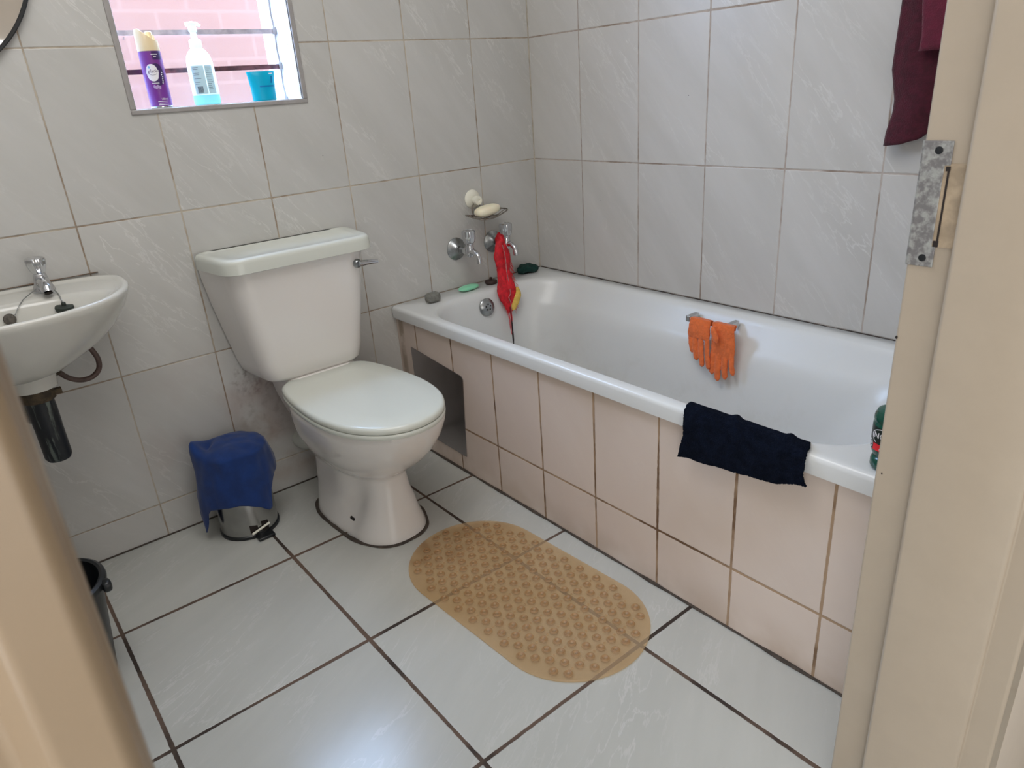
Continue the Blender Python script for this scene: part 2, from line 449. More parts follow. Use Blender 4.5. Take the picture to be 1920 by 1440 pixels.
mx = t_.node('ShaderNodeMixShader'); mx.inputs[0].default_value = .55
t_.l.new(t_.b.outputs[0], mx.inputs[1]); t_.l.new(tl.outputs[0], mx.inputs[2]); t_.l.new(mx.outputs[0], t_.out.inputs[0]); M['pump'] = t_.m
def transl(name, col, f=.55, rough=.3):
    t = NT(name); t.b.inputs['Base Color'].default_value = col; t.b.inputs['Roughness'].default_value = rough
    tl = t.node('ShaderNodeBsdfTranslucent'); tl.inputs[0].default_value = col
    mx = t.node('ShaderNodeMixShader'); mx.inputs[0].default_value = f
    t.l.new(t.b.outputs[0], mx.inputs[1]); t.l.new(tl.outputs[0], mx.inputs[2]); t.l.new(mx.outputs[0], t.out.inputs[0]); return t.m
M['cyan'] = transl('pale_cyan_liquid', rgb(190, 238, 234))
M['teal'] = transl('teal_plastic', rgb(0, 168, 178), .5)
M['teal_dark'] = transl('dark_teal_print', rgb(10, 120, 160), .3)
M['label'] = transl('grey_label', rgb(190, 200, 192), .35, .5)
M['ink'] = plain('label_ink', rgb(70, 74, 78), .6)
def mirror_m():
    t = NT('mirror_glass'); t.b.inputs['Base Color'].default_value = (.86, .86, .85, 1); t.b.inputs['Metallic'].default_value = 1
    t.b.inputs['Roughness'].default_value = .03; return t.m
M['mirror'] = mirror_m()
M['disc'] = plain('tarnished_disc', rgb(98, 92, 84), .5, .3, var=.5, vscale=150)
M['brown_line'] = plain('brown_grout', rgb(128, 108, 90), .8, var=.3, vscale=40)

# ================================================================ THE SETTING
LX = -2.12                                   # left wall
struct(obj('floor', MB().box(-3.1, .6, -3.5, .2, -.05, 0), M['floor_tile'], smooth=False))
struct(obj('ceiling', MB().box(-3.1, .6, -3.5, .2, 2.4, 2.5), M['white_paint'], smooth=False))
struct(obj('wall_hall', MB().box(-3.1, .6, -3.5, -3.4, 0, 2.4).box(-3.1, -3.0, -3.4, -1.893, 0, 2.4).box(.5, .6, -3.4, -1.893, 0, 2.4).box(-3.0, LX, -1.893, -1.75, 0, 2.4).box(.1, .5, -1.893, -1.75, 0, 2.4), M['wall_paint'], smooth=False))
WX0, WX1, WZ0, WZ1 = -1.296, -.855, 1.162, 1.98
b = MB().box(LX - .1, WX0, 0, .2, 0, 2.4).box(WX1, .1, 0, .2, 0, 2.4).box(WX0, WX1, 0, .2, 0, WZ0).box(WX0, WX1, 0, .2, WZ1, 2.4)
struct(obj('wall_back', b, M['wall_tile'], smooth=False))
struct(obj('wall_right', MB().box(0, .1, -1.9, 0, 0, 2.4), M['wall_tile_side'], smooth=False))
struct(obj('wall_left', MB().box(LX - .1, LX, -1.9, 0, 0, 2.4), M['wall_tile_side'], smooth=False))
b = MB().box(LX, -1.8, -1.893, -1.703, 0, 2.4).box(-.86, 0, -1.893, -1.703, 0, 2.4).box(-1.8, -.86, -1.893, -1.703, 2.08, 2.4)
struct(obj('wall_front', b, M['wall_paint'], smooth=False))
struct(obj('wall_outside', MB().box(-4.0, 2.0, 1.0, 1.15, -.3, 1.64), M['brick'], smooth=False))
struct(obj('floor_outside', MB().box(-4.0, 2.0, .2, 1.0, -.3, -.2), M['wall_paint'], smooth=False))

# dark grout line where the floor meets the back wall and where the wall tiles meet the corner
struct(obj('trim_1', MB().box(LX, -.66, -.0035, .001, -.001, .0035), M['grout'], smooth=False))
struct(obj('trim_2', MB().box(-.003, .001, -.003, .001, .5, 2.4), M['silicone'], smooth=False))

# ---- window
win = sempty('window_1', ((WX0 + WX1) / 2, 0, WZ0))
b = MB()
for a in ((WX0 - .014, WX1 + .014, WZ0 - .012, WZ0), (WX0 - .014, WX1 + .014, WZ1, WZ1 + .014), (WX0 - .014, WX0, WZ0, WZ1), (WX1, WX1 + .014, WZ0, WZ1)):
    b.box(a[0], a[1], -.004, .012, a[2], a[3])
bevel(obj('window_trim', b, M['trim_grey'], win, smooth=False), .0025, 2)
obj('window_sill', MB().box(WX0, WX1, .0, .2, WZ0 - .001, WZ0 + .001), M['sill'], win, smooth=False)
b = MB().box(WX1 - .0015, WX1 + .001, .004, .2, WZ0, WZ1).box(WX0 - .001, WX0 + .0015, .004, .2, WZ0, WZ1)
for z in (1.306, 1.706): b.box(WX1 - .0021, WX1, .004, .2, z - .0015, z + .0015)
obj('window_reveal', b, M['sill'], win, smooth=False)
gy = .105
for k in range(9):
    z0 = 1.161 + .0912 * k
    x0, x1 = WX0 + .004, WX1 - .008
    m = MB()
    # blade leans out at its foot; its upper edge sits behind the foot of the next
    vs = [(x0, gy - .000, z0 + .000), (x1, gy, z0), (x1, gy + .014, z0 + .098), (x0, gy + .014, z0 + .098)]
    vs += [(x, y + .005, z) for x, y, z in vs]
    m.add(vs, [(0, 1, 2, 3), (7, 6, 5, 4), (3, 2, 6, 7), (0, 3, 7, 4), (1, 5, 6, 2)])
    bl = obj('louvre_blade', m, M['glass'], win, smooth=False)
    if k:
        obj('blade_edge', MB().box(x0, x1, gy - .0045, gy - .0005, z0 - .0060, z0 + .0060), M['glass_edge_dark' if k == 1 else 'glass_edge'], bl, smooth=False)
pts = []
m = MB()
for k in range(9):
    z0 = 1.161 + .0912 * k
    m.box(WX1 - .011, WX1 - .002, gy - .008, gy + .012, z0 - .008, z0 + .01)
    m.tube([(WX1 - .006, gy - .004, z0), (WX1 - .003, gy + .010, z0 + .045), (WX1 - .006, gy - .004, z0 + .0912)], .0022, 6)
obj('clip_channel', m, M['trim_grey'], win)
vs, fs = text_mb('a', .013, shear=.4)
m = MB().add([(x - 1.262, gy - .006, y + 1.332) for x, y, _ in vs], fs)
obj('pen_mark', m, M['ink'], win, smooth=False)

# ---- door frame (pressed steel, cream enamel)
door = sempty('door_1', (-1.33, -1.8, 0))
right = [(-.850, -1.697), (-.883, -1.697), (-.885, -1.699), (-.885, -1.7485), (-.899, -1.7485), (-.902, -1.752), (-.902, -1.862), (-.900, -1.8665), (-.8955, -1.868), (-.895, -1.897), (-.892, -1.900), (-.850, -1.900)]
m = MB(); m.loft([[(x, y, z) for x, y in right] for z in (0, 2.05)])
bevel(obj('door_jamb', m, M['frame_paint'], door, angle=30), .0018, 3, 30)
left = [(-1.815, -1.697), (-1.7835, -1.697), (-1.7815, -1.699), (-1.7815, -1.7485), (-1.7675, -1.7485), (-1.7648, -1.752), (-1.7648, -1.862), (-1.7662, -1.8665), (-1.767, -1.868), (-1.767, -1.897), (-1.770, -1.900), (-1.7825, -1.900), (-1.789, -1.8935), (-1.815, -1.8935)]
m = MB(); m.loft([[(x, y, z) for x, y in left] for z in (0, 2.05)])
bevel(obj('door_jamb', m, M['frame_tan'], door, angle=30), .0018, 3, 30)
obj('door_head', MB().box(-1.815, -.85, -1.90, -1.697, 2.05, 2.09), M['frame_paint'], door, smooth=False)
# strike plate: an L-shaped plate let into the rebate with a notch for the latch
X = -.8862
out = [(-1.698, 1.066), (-1.7285, 1.066), (-1.7285, 1.040), (-1.7225, 1.040), (-1.7225, .950), (-1.7265, .950), (-1.7265, .926), (-1.698, .926)]
m = MB(); m.loft([[(x, y, z) for y, z in out] for x in (X - .0015, X + .0008)])
m.box(X + .0005, -.853, -1.6975, -1.6955, .926, 1.066)
sp = bevel(obj('strike_plate', m, M['galv'], door, smooth=False, label='mottled galvanised strike plate'), .0006, 2)
for z in (1.056, .936):
    s_ = MB().lathe([(.0044, 0), (.0042, .0008), (.0024, .0011)], (X - .0013, -1.7145, z), (-1, 0, 0), 16)
    obj('screw', s_, M['black_plastic'], sp)
m = MB().box(X - .0006, X + .001, -1.7475, -1.7225, .950, 1.042)
obj('latch_pocket', m, M['pocket'], door, smooth=False, label='brown-stained latch recess')
m = MB().box(X - .0014, X, -1.7285, -1.7265, .954, 1.036).box(X - .0016, X, -1.7290, -1.7235, .950, .957).box(X - .0016, X, -1.7290, -1.7245, 1.034, 1.039)
obj('pocket_slot', m, M['dark'], door, smooth=False)
m = MB()
for y, z, r in ((-1.6985, .8335, .0022), (-1.706, .642, .0013)): m.ball((-.8853, y, z), .0008, r * .7, r, 8, 6)
obj('paint_chip', m, M['dark'], door)

# ================================================================ BATH
bath = thing('bathtub', 'long white enamel bathtub set in a tiled surround along the right wall', 'bathtub', (-.335, -.85, 0))
rings = [
    rrect(-.660, -.004, -1.694, -.003, .006, .463), rrect(-.668, -.002, -1.696, -.002, .008, .466),
    rrect(-.6695, -.002, -1.697, -.002, .009, .494), rrect(-.668, -.002, -1.697, -.002, .012, .5005),
    rrect(-.6635, -.003, -1.696, -.003, .014, .5045), rrect(-.657, -.004, -1.69, -.004, .02, .506),
    rrect(-.643, -.040, -1.588, -.098, .17, .506), rrect(-.636, -.048, -1.575, -.106, .17, .504),
    rrect(-.629, -.055, -1.562, -.113, .165, .498), rrect(-.624, -.063, -1.550, -.119, .16, .485),
    rrect(-.619, -.078, -1.535, -.124, .16, .458), rrect(-.613, -.100, -1.515, -.129, .16, .430),
    rrect(-.608, -.112, -1.500, -.132, .155, .415), rrect(-.600, -.124, -1.470, -.138, .15, .38),
    rrect(-.585, -.150, -1.380, -.155, .15, .27), rrect(-.565, -.175, -1.31, -.175, .15, .19),
    rrect(-.54, -.200, -1.25, -.20, .14, .15), rrect(-.50, -.24, -1.19, -.25, .12, .128), rrect(-.44, -.30, -1.12, -.34, .08, .120)]
m = MB(); m.loft(rings, False, True)
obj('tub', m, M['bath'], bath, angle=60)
# overflow on the tap end wall
oc = Vector((-.364, -.1275, .452)); ax = Vector((0, -.97, .18))
ov = obj('overflow_plate', MB().lathe([(.031, 0), (.031, .003), (.027, .007), (.016, .011), (.0145, .0105)], oc, ax, 36), M['dull_chrome'], bath)
m = MB()
a = ax.normalized(); e1 = Vector((1, 0, 0)); e2 = a.cross(e1)
for k in range(5):
    th = 2 * PI * k / 5 + .3; c_ = oc + a * .0106 + (e1 * math.cos(th) + e2 * math.sin(th)) * .0098
    m.lathe([(.0028, 0), (.0028, .0006)], c_, a, 10)
obj('overflow_hole', m, M['dark'], ov)
# grab handle
gh = obj('grab_handle', MB().tube([(-.112, -.80, .4835), (-.112, -.940, .4865)], .0055, 12), M['chrome'], bath)
for y, z in ((-.797, .4835), (-.936, .4865)):
    m = MB().box(-.120, -.072, y - .007, y + .007, z - .009, z + .009)
    bevel(obj('bracket', m, M['chrome'], gh), .002)
# sealant: dark lines where the rim meets the walls and the panel
m = MB()
def strip(m, pts, wd, th, seed=0):
    p = [Vector(q) for q in pts]
    path = []
    for a_, b_ in zip(p, p[1:]):
        n = max(2, int((b_ - a_).length / .02))
        for i in range(n): path.append(a_.lerp(b_, i / n))
    path.append(p[-1])
    rr = [wd * (.35 + 1.1 * max(0, .5 + noise.noise(q * 14 + Vector((seed, 0, 0))))) for q in path]
    m.tube(path, rr, 6)
strip(m, [(-.0025, -.01, .5065), (-.0025, -1.69, .5065)], .0014, 1)
strip(m, [(-.655, -.002, .5015), (-.003, -.002, .5065)], .0013, 1, 3)
obj('sealant_line', m, M['mould'], bath)

# tiled front of the bath
fp = MB().box(-.6551, -.640, -1.70, -.0015, 0, .4625)
pn = obj('bath_panel', fp, M['panel_tile'], bath, smooth=False, label='pinkish beige tiled front panel')
m = MB(); strip(m, [(-.656, -.01, .003), (-.656, -1.69, .003)], .0042, 1)
obj('floor_sealant', m, M['grout'], pn)
hp = [(-.082, .374), (-.365, .349), (-.374, .343), (-.352, .055), (-.085, .068)]
hp = [(-.080, .377), (-.364, .350), (-.374, .340), (-.3525, .052), (-.083, .070)]
hp = [(-.080, .376), (-.366, .347), (-.3735, .338), (-.351, .060), (-.084, .066)]
m = MB(); m.loft([[(x, y, z) for y, z in hp] for x in (-.6578, -.6553)])
ac = bevel(obj('access_cover', m, M['hatch'], smooth=False, base=(-.6551, -.22, .06)), .0008, 2)
tag(ac, 'dark polished metal access cover on the tiled bath panel behind the toilet', 'access cover')

# ================================================================ TOILET
toilet = thing('toilet', 'white close-coupled toilet with the lid down between the pedal bin and the bath', 'toilet', (-1.0, -.33, 0))
tp = (-1.01, -.17, 0)
def sect(z, hw, yf, yb, cx=-1.008, nb=2.6, mid=None, n=72, ex=2.2):
    mid = mid if mid is not None else (yf * .52 + yb * .48)
    out = []
    for i in range(n):
        th = 2 * PI * i / n; c_, s_ = math.cos(th), math.sin(th)
        e = 2 / (ex if s_ < 0 else nb)
        x = hw * math.copysign(abs(c_) ** e, c_); d = (mid - yf) if s_ < 0 else (yb - mid)
        yy = mid + d * math.copysign(abs(s_) ** e, s_)
        if z < .215:
            g_ = .024 * math.sin(PI * min(1, max(0, (z + .03) / .25))) * math.exp(-((yy + .405 + .25 * (z - .1)) / .045) ** 2) * (abs(c_) > .2)
            x -= math.copysign(g_, x)
        out.append((cx + x, yy, z))
    return out
pan = [sect(0, .116, -.533, -.13, nb=3.4, ex=2.5), sect(.006, .116, -.533, -.13, nb=3.4, ex=2.5), sect(.03, .109, -.527, -.13, nb=3.4, ex=2.5), sect(.06, .104, -.520, -.13, nb=3.4, ex=2.4), sect(.10, .099, -.512, -.13, nb=3.2, ex=2.4), sect(.13, .097, -.507, -.13, nb=3.2),
       sect(.155, .096, -.503, -.13, nb=3), sect(.18, .096, -.500, -.13, nb=3), sect(.195, .098, -.504, -.13, nb=3), sect(.207, .106, -.522, -.13, nb=3), sect(.225, .119, -.548, -.13, nb=3), sect(.25, .133, -.582, -.13, nb=3), sect(.29, .152, -.622, -.13, nb=3),
       sect(.33, .163, -.648, -.14, nb=3), sect(.365, .169, -.662, -.15, nb=3), sect(.382, .170, -.664, -.155, nb=3), sect(.387, .166, -.660, -.157, nb=3)]
m = MB(); m.loft(pan)
m.rot(math.radians(2.5), 'Z', tp)
obj('pan', m, M['porcelain'], toilet, angle=60)
# shelf under the cistern and its neck
m2 = MB(); m2.loft([rrect(-1.095, -.915, -.22, -.012, .04, .28), rrect(-1.115, -.895, -.23, -.010, .04, .345), rrect(-1.125, -.900, -.20, -.010, .045, .395), rrect(-1.123, -.902, -.19, -.010, .045, .42), rrect(-1.11, -.91, -.15, -.012, .04, .427)])
obj('cistern_shelf', m2, M['porcelain'], toilet, angle=60)
# outlet bend behind
m = MB().tube(smooth_path([(-1.02, -.15, .21), (-1.045, -.09, .19), (-1.05, -.04, .165), (-1.05, -.003, .155)], 5), [.034] * 16, 20)
obj('outlet_bend', m, M['seat'], toilet)
for yy in (-.405, -.425):
    m = MB().lathe([(.0055, 0), (.005, .002)], (-1.008 - .0905 - (.0035 if yy < -.41 else 0), yy, .062 + (-.405 - yy) * .3), (-.95, -.2, .25), 10)
    obj('fixing_hole', m, M['dark'], toilet)
m = MB()
rg = [Vector(p) for p in sect(.3, .118, -.536, -.125, nb=3.4, ex=2.5)]
for p in rg: p.z = .001
rg = [Matrix.Rotation(math.radians(2.5), 3, 'Z') @ (p - Vector(tp)) + Vector(tp) for p in rg]
path = [rg[i % 72].lerp(rg[(i + 1) % 72], k / 2) for i in range(72) for k in range(2)] + [rg[0]]
m.tube(path, [.0045 + .0045 * max(0, .4 + noise.noise(p * 18)) for p in path], 8, flat=.5)
obj('base_sealant', m, M['grout'], toilet)
# seat and lid
def dshape(z, k=1., dy=0, cx=-1.016):
    ctl = [(-.106, -.160), (-.137, -.192), (-.156, -.27), (-.1665, -.37), (-.1665, -.47), (-.146, -.568), (-.103, -.640), (-.048, -.677), (0, -.686)]
    pts = smooth_path([(x, y, 0) for x, y in ctl], 4)
    full = [(p.x, p.y) for p in pts] + [(-p.x, p.y) for p in reversed(pts[:-1])]
    cy = -.42
    return [(cx + x * k, cy + (y - cy) * (1 - (1 - k) * .7) + dy, z) for x, y in full]
m = MB(); m.loft([dshape(.388, .965), dshape(.389, .985), dshape(.394, .995), dshape(.399, .995), dshape(.402, .985), dshape(.4025, .96)])
m.rot(math.radians(2.5), 'Z', tp); obj('seat', m, M['seat'], toilet, angle=50)
m = MB(); m.loft([dshape(.4035, .965), dshape(.4045, .985), dshape(.4095, .993), dshape(.415, .988), dshape(.419, .972), dshape(.4215, .94), dshape(.423, .6), dshape(.4235, .2)])
m.rot(math.radians(2.5), 'Z', tp); obj('seat_lid', m, M['seat'], toilet, angle=50)
for s in (-.07, .07):
    m = MB().lathe([(.012, -.014), (.013, -.012), (.013, .012), (.012, .014)], (-1.01 + s, -.186, .405), (1, 0, 0), 16)
    obj('hinge', m, M['seat'], toilet)
# cistern
def tank(z, wb, wf, yf, yb=-.012, cx=-1.024, r=.035, k=6):
    # trapezoid, back half-width wb, front half-width wf, rounded front corners
    pts = [(cx + wb, yb), (cx - wb, yb)]
    for sx, order in ((-1, 1), (1, -1)):
        c0 = Vector((cx + sx * wb, yb)); c1 = Vector((cx + sx * wf, yf)); c2 = Vector((cx - sx * wf, yf))
        d0 = (c0 - c1).normalized(); d2 = (c2 - c1).normalized()
        A = c1 + d0 * r; B = c1 + d2 * r
        arc = []
        for i in range(k + 1):
            t = i / k; arc.append((1 - t) ** 2 * A + 2 * t * (1 - t) * c1 + t * t * B)
        if sx == 1: arc.reverse()
        pts += [(p.x, p.y) for p in arc]
    return [(x, y, z) for x, y in pts]
ci = D.objects.new('cistern', None)
m = MB()
sec = [(.422, .135, .118, -.158, .03), (.425, .150, .133, -.170, .035), (.436, .163, .146, -.178, .04), (.47, .174, .154, -.182, .045), (.56, .192, .168, -.188, .05), (.65, .209, .181, -.194, .055), (.72, .219, .192, -.197, .055), (.757, .223, .196, -.199, .055)]
m.loft([tank(z, wb, wf, yf, r=r) for z, wb, wf, yf, r in sec])
obj('cistern_tank', m, M['porcelain'], toilet, angle=60)
m = MB()
lid = [(.754, .229, .207, -.206, .05), (.752, .234, .212, -.211, .052), (.753, .236, .214, -.213, .054), (.778, .235, .213, -.212, .054), (.785, .2335, .2115, -.2105, .053), (.7895, .230, .208, -.207, .05), (.7915, .224, .202, -.201, .047), (.7915, .214, .192, -.191, .042), (.7895, .207, .185, -.184, .04)]
def round_back(ring, cx, wb, yb, r=.03):
    # soften the two back corners
    P0, P1 = ring[0], ring[1]
    z = P0[2]; a = [(P0[0] - r * (1 - math.sin(t)), yb - r * (1 - math.cos(t)) , z) for t in (PI / 2, PI / 3, PI / 6, 0)]
    b_ = [(P1[0] + r * (1 - math.sin(t)), yb - r * (1 - math.cos(t)), z) for t in (0, PI / 6, PI / 3, PI / 2)]
    return a + b_ + ring[2:]
m.loft([round_back(tank(z, wb, wf, yf, yb=-.003, cx=-1.018, r=r), -1.018, wb, -.003) for z, wb, wf, yf, r in lid])
obj('cistern_lid', m, M['seat'], toilet, angle=60)
lv = obj('flush_lever', MB().lathe([(.0125, 0), (.013, .002), (.0125, .007), (.010, .010), (.008, .012)], (-.862, -.196, .716), (0, -1, 0), 24), M['dull_chrome'], toilet)
pth = [Vector((-.862, -.211, .716)), Vector((-.845, -.214, .717)), Vector((-.825, -.216, .716)), Vector((-.806, -.216, .714))]
obj('lever_arm', MB().tube(pth, [.0085, .008, .0068, .0055], 12), M['chrome'], lv)

# ================================================================ BASIN
bc = Vector((-1.712, 0, 0))
basin = thing('washbasin', 'small white wall-hung washbasin with a single tap on the back wall beside the mirror', 'washbasin', (-1.712, 0, .42))
def dsec(z, a, d, yb=-.001, ex=2.3, n=44, cx=-1.712, blend=.06):
    out = []
    for i in range(n):
        th = PI + PI * i / (n - 1)
        c_, s_ = math.cos(th), -math.sin(th)
        x = a * math.copysign(abs(c_) ** (2 / ex), c_); y = -d * abs(s_) ** (2 / ex)
        out.append((cx + x, yb + y if i not in (0, n - 1) else yb, z))
    return out
def dring(z, a, yf, yb, ex=2.3, n=64, cx=-1.712):
    """closed ring: straight-ish back, rounded front"""
    out = []; mid = yb - (yb - yf) * .30
    for i in range(n):
        th = 2 * PI * i / n; c_, s_ = math.cos(th), math.sin(th)
        if s_ >= 0: e = 2 / 5.0; y = mid + (yb - mid) * abs(s_) ** e
        else: e = 2 / ex; y = mid - (mid - yf) * abs(s_) ** e
        x = a * math.copysign(abs(c_) ** (2 / (5.0 if s_ >= 0 else ex)), c_)
        out.append((cx + x, y, z))
    return out
def dr2(z, a, yf, yb, n=64, exb=3.2, exf=2.2, cx=-1.712, midf=.3):
    out = []; mid = yb - (yb - yf) * midf
    for i in range(n):
        th = 2 * PI * i / n; c_, s_ = math.cos(th), math.sin(th)
        ex = exb if s_ >= 0 else exf
        out.append((cx + a * math.copysign(abs(c_) ** (2 / ex), c_), mid + ((yb - mid) if s_ >= 0 else (mid - yf)) * math.copysign(abs(s_) ** (2 / ex), s_), z))
    return out
m = MB()
rings = [dr2(.632, .05, -.26, -.12, exb=2.2), dr2(.634, .075, -.28, -.09, exb=2.2), dr2(.643, .115, -.305, -.03), dr2(.660, .155, -.325, -.003), dr2(.684, .196, -.345, -.002), dr2(.712, .228, -.362, -.002), dr2(.742, .250, -.375, -.002),
         dr2(.768, .262, -.386, -.002), dr2(.780, .2655, -.3895, -.002), dr2(.7855, .264, -.388, -.002), dr2(.7875, .259, -.383, -.004), dr2(.7865, .252, -.375, -.010), dr2(.783, .246, -.368, -.016), dr2(.7815, .235, -.362, -.028),
         dr2(.7815, .222, -.358, -.140, exb=2.6, midf=.4), dr2(.778, .212, -.352, -.150, exb=2.5, midf=.42), dr2(.768, .203, -.345, -.157, exb=2.4, midf=.45), dr2(.745, .188, -.335, -.164, exb=2.3, midf=.45), dr2(.715, .155, -.320, -.176, exb=2.2, midf=.48), dr2(.692, .110, -.300, -.195, exb=2, midf=.5), dr2(.680, .05, -.27, -.225, exb=2, midf=.5), dr2(.678, .022, -.258, -.236, exb=2, midf=.5)]
m.loft(rings, True, True)
obj('basin_bowl', m, M['basin'], basin, angle=60)
obj('waste_spigot', MB().lathe([(.046, 0), (.046, .02), (.044, .026), (.030, .026)][::-1] and [(.040, -.040), (.046, -.038), (.049, -.01), (.052, .012)], (-1.700, -.20, .634), (0, 0, 1), 28), M['basin'], basin)
trp = obj('bottle_trap', MB().lathe([(.012, .413), (.024, .4155), (.0285, .424), (.0285, .50), (.029, .503), (.0295, .545), (.0285, .575), (.030, .580)], (-1.700, -.20, 0), (0, 0, 1), 28), M['trap'], basin, label='grimy black bottle trap')
m = MB().lathe([(.033, .566), (.036, .568), (.036, .592), (.033, .597)], (-1.700, -.20, 0), (0, 0, 1), 10)
m.box(-1.672, -1.652, -.212, -.196, .572, .584)
obj('trap_nut', m, M['rust'], trp)
obj('trap_outlet', MB().tube([(-1.705, -.19, .52), (-1.735, -.12, .515), (-1.735, -.004, .515)], .019, 16), M['trap'], trp)
hs = smooth_path([(-1.570, -.085, .660), (-1.558, -.095, .625), (-1.551, -.10, .598), (-1.556, -.10, .572), (-1.576, -.10, .557), (-1.602, -.10, .557), (-1.626, -.10, .572), (-1.643, -.10, .597), (-1.648, -.095, .62)], 5)
sh = obj('supply_hose', MB().tube(hs, .0065, 12), M['hose'], basin, label='rusty brown looped supply hose')
obj('hose_nut', MB().lathe([(.0105, 0), (.0115, .002), (.0115, .022), (.010, .026)], (-1.644, -.10, .585), (-.25, .05, .97), 6), M['rust'], sh)
# tap
tx, ty = -1.612, -.078
tp_ = obj('basin_tap', MB().lathe([(.0235, 0), (.024, .004), (.021, .012), (.0165, .022), (.0150, .034), (.0135, .042), (.010, .046)], (tx, ty, .781), (0, 0, 1), 28)
          .tube(smooth_path([(tx, ty, .800), (tx, ty - .024, .807), (tx, ty - .05, .809), (tx, ty - .068, .803), (tx - .0, ty - .076, .792)], 4), [.0135] * 6 + [.0125] * 5 + [.0115] * 6, 18), M['chrome'], basin)
obj('tap_spout_mouth', MB().lathe([(.0085, 0), (.0085, .001)], (tx, ty - .0775, .7905), (0, -.45, -.9), 16), M['dark'], tp_)
obj('tap_handle', MB().lathe([(.008, .040), (.0125, .044), (.0165, .050), (.0205, .062), (.0222, .074), (.0215, .0785), (.017, .081), (.006, .0815)], (tx, ty, .781), (0, 0, 1), 48, flute=(2, 5, 8, .09)), M['chrome'], tp_)
# chain with its fixing disc, and the plug hanging from the tap
def chain(path, r=.0011, step=.0036):
    m = MB(); P_ = [Vector(p) for p in path]
    L = sum((b_ - a_).length for a_, b_ in zip(P_, P_[1:])); d = 0
    while d < L:
        t = d; q = P_[-1]
        for a_, b_ in zip(P_, P_[1:]):
            l = (b_ - a_).length
            if t <= l: q = a_.lerp(b_, t / l); break
            t -= l
        m.ball(q, r * 1.25, r * 1.25, r * 1.25, 6, 4); d += step
    m.tube(path, r * .45, 5)
    return m
ds = obj('overflow_disc', MB().lathe([(.0125, 0), (.0125, .0015), (.011, .003), (.006, .0035)], (-1.7, -.1660, .752), (0, -.93, .36), 24), M['disc'], basin)
obj('plug_chain', chain([(-1.629, -.098, .794), (-1.645, -.120, .790), (-1.662, -.143, .785), (-1.676, -.160, .775), (-1.690, -.1695, .757)]), M['dull_chrome'], basin)
obj('plug_chain', chain([(-1.599, -.098, .792), (-1.595, -.140, .7855), (-1.594, -.158, .782), (-1.594, -.172, .770)], .0013), M['dull_chrome'], basin)
m = MB().lathe([(.0155, 0), (.0175, .003), (.0195, .011), (.0185, .014), (.010, .0145), (.005, .016), (.0045, .022), (.002, .024)], (-1.594, -.178, .746), (.05, -.15, .98), 24)
obj('plug', m, M['plug'], basin)
m = MB(); strip(m, [(-1.90, -.002, .790), (-1.482, -.002, .790)], .0016, 1, 5)
obj('basin_sealant', m, M['brown_line'], basin)

# mirror
mr = thing('wall_mirror', 'round black-framed mirror on the tiled back wall above the washbasin', 'mirror', (-1.7313, 0, 1.5336))
obj('mirror_glass', MB().lathe([(.292, .001), (.292, .010)], (-1.7313, 0, 1.5336), (0, -1, 0), 96), M['mirror'], mr)
obj('mirror_frame', MB().lathe([(.300, .0005), (.3005, .014), (.2985, .016), (.2935, .016), (.292, .014), (.292, .0095)], (-1.7313, 0, 1.5336), (0, -1, 0), 96, cap=False), M['black_plastic'], mr)

# ================================================================ BATH TAPS
def make_tap(x, z, label):
    r = thing('bath_tap', label, 'tap', (x, 0, z), 'chrome wall taps over the bath')
    obj('flange', MB().lathe([(.0385, .0005), (.0385, .003), (.034, .007), (.017, .019), (.0145, .024), (.014, .026)], (x, 0, z), (0, -1, 0), 40), M['dull_chrome'], r)
    obj('nut', MB().lathe([(.0125, .024), (.0135, .026), (.0135, .034), (.0125, .036)], (x, 0, z), (0, -1, 0), 6), M['dull_chrome'], r, angle=20)
    m = MB().lathe([(.0115, .03), (.0115, .05), (.0125, .056), (.0125, .075)], (x, 0, z), (0, -1, 0), 24)
    m.lathe([(.005, -.019), (.012, -.016), (.0160, -.005), (.0160, .007), (.013, .014), (.0125, .022), (.0145, .024), (.0145, .029), (.010, .031)], (x, -.083, z), (0, 0, 1), 24)
    m.tube(smooth_path([(x, -.085, z), (x, -.103, z + .002), (x, -.119, z - .002), (x, -.130, z - .014), (x, -.1325, z - .034)], 5), [.0105] * 5 + [.0088] * 16, 16)
    obj('tap_body', m, M['chrome'], r)
    obj('tap_handle', MB().lathe([(.012, .029), (.0175, .031), (.0215, .038), (.0235, .050), (.0240, .066), (.0228, .0705), (.019, .0725), (.0175, .071), (.004, .0715)], (x, -.083, z), (0, 0, 1), 56, flute=(2, 4, 8, .10)), M['chrome'], r)
    return r
def dup(o, loc):
    r = o.copy(); COL.objects.link(r); r.location = loc
    for ch in list(o.children):
        c_ = ch.copy(); COL.objects.link(c_); c_.parent = r
    return r
tap = make_tap(-.383, .645, 'chrome bath tap nearer the toilet with nothing hung on it')
tap2 = dup(tap, (-.222, 0, .643)); tap2['label'] = 'chrome bath tap nearer the corner with the red scrubber hung on it'

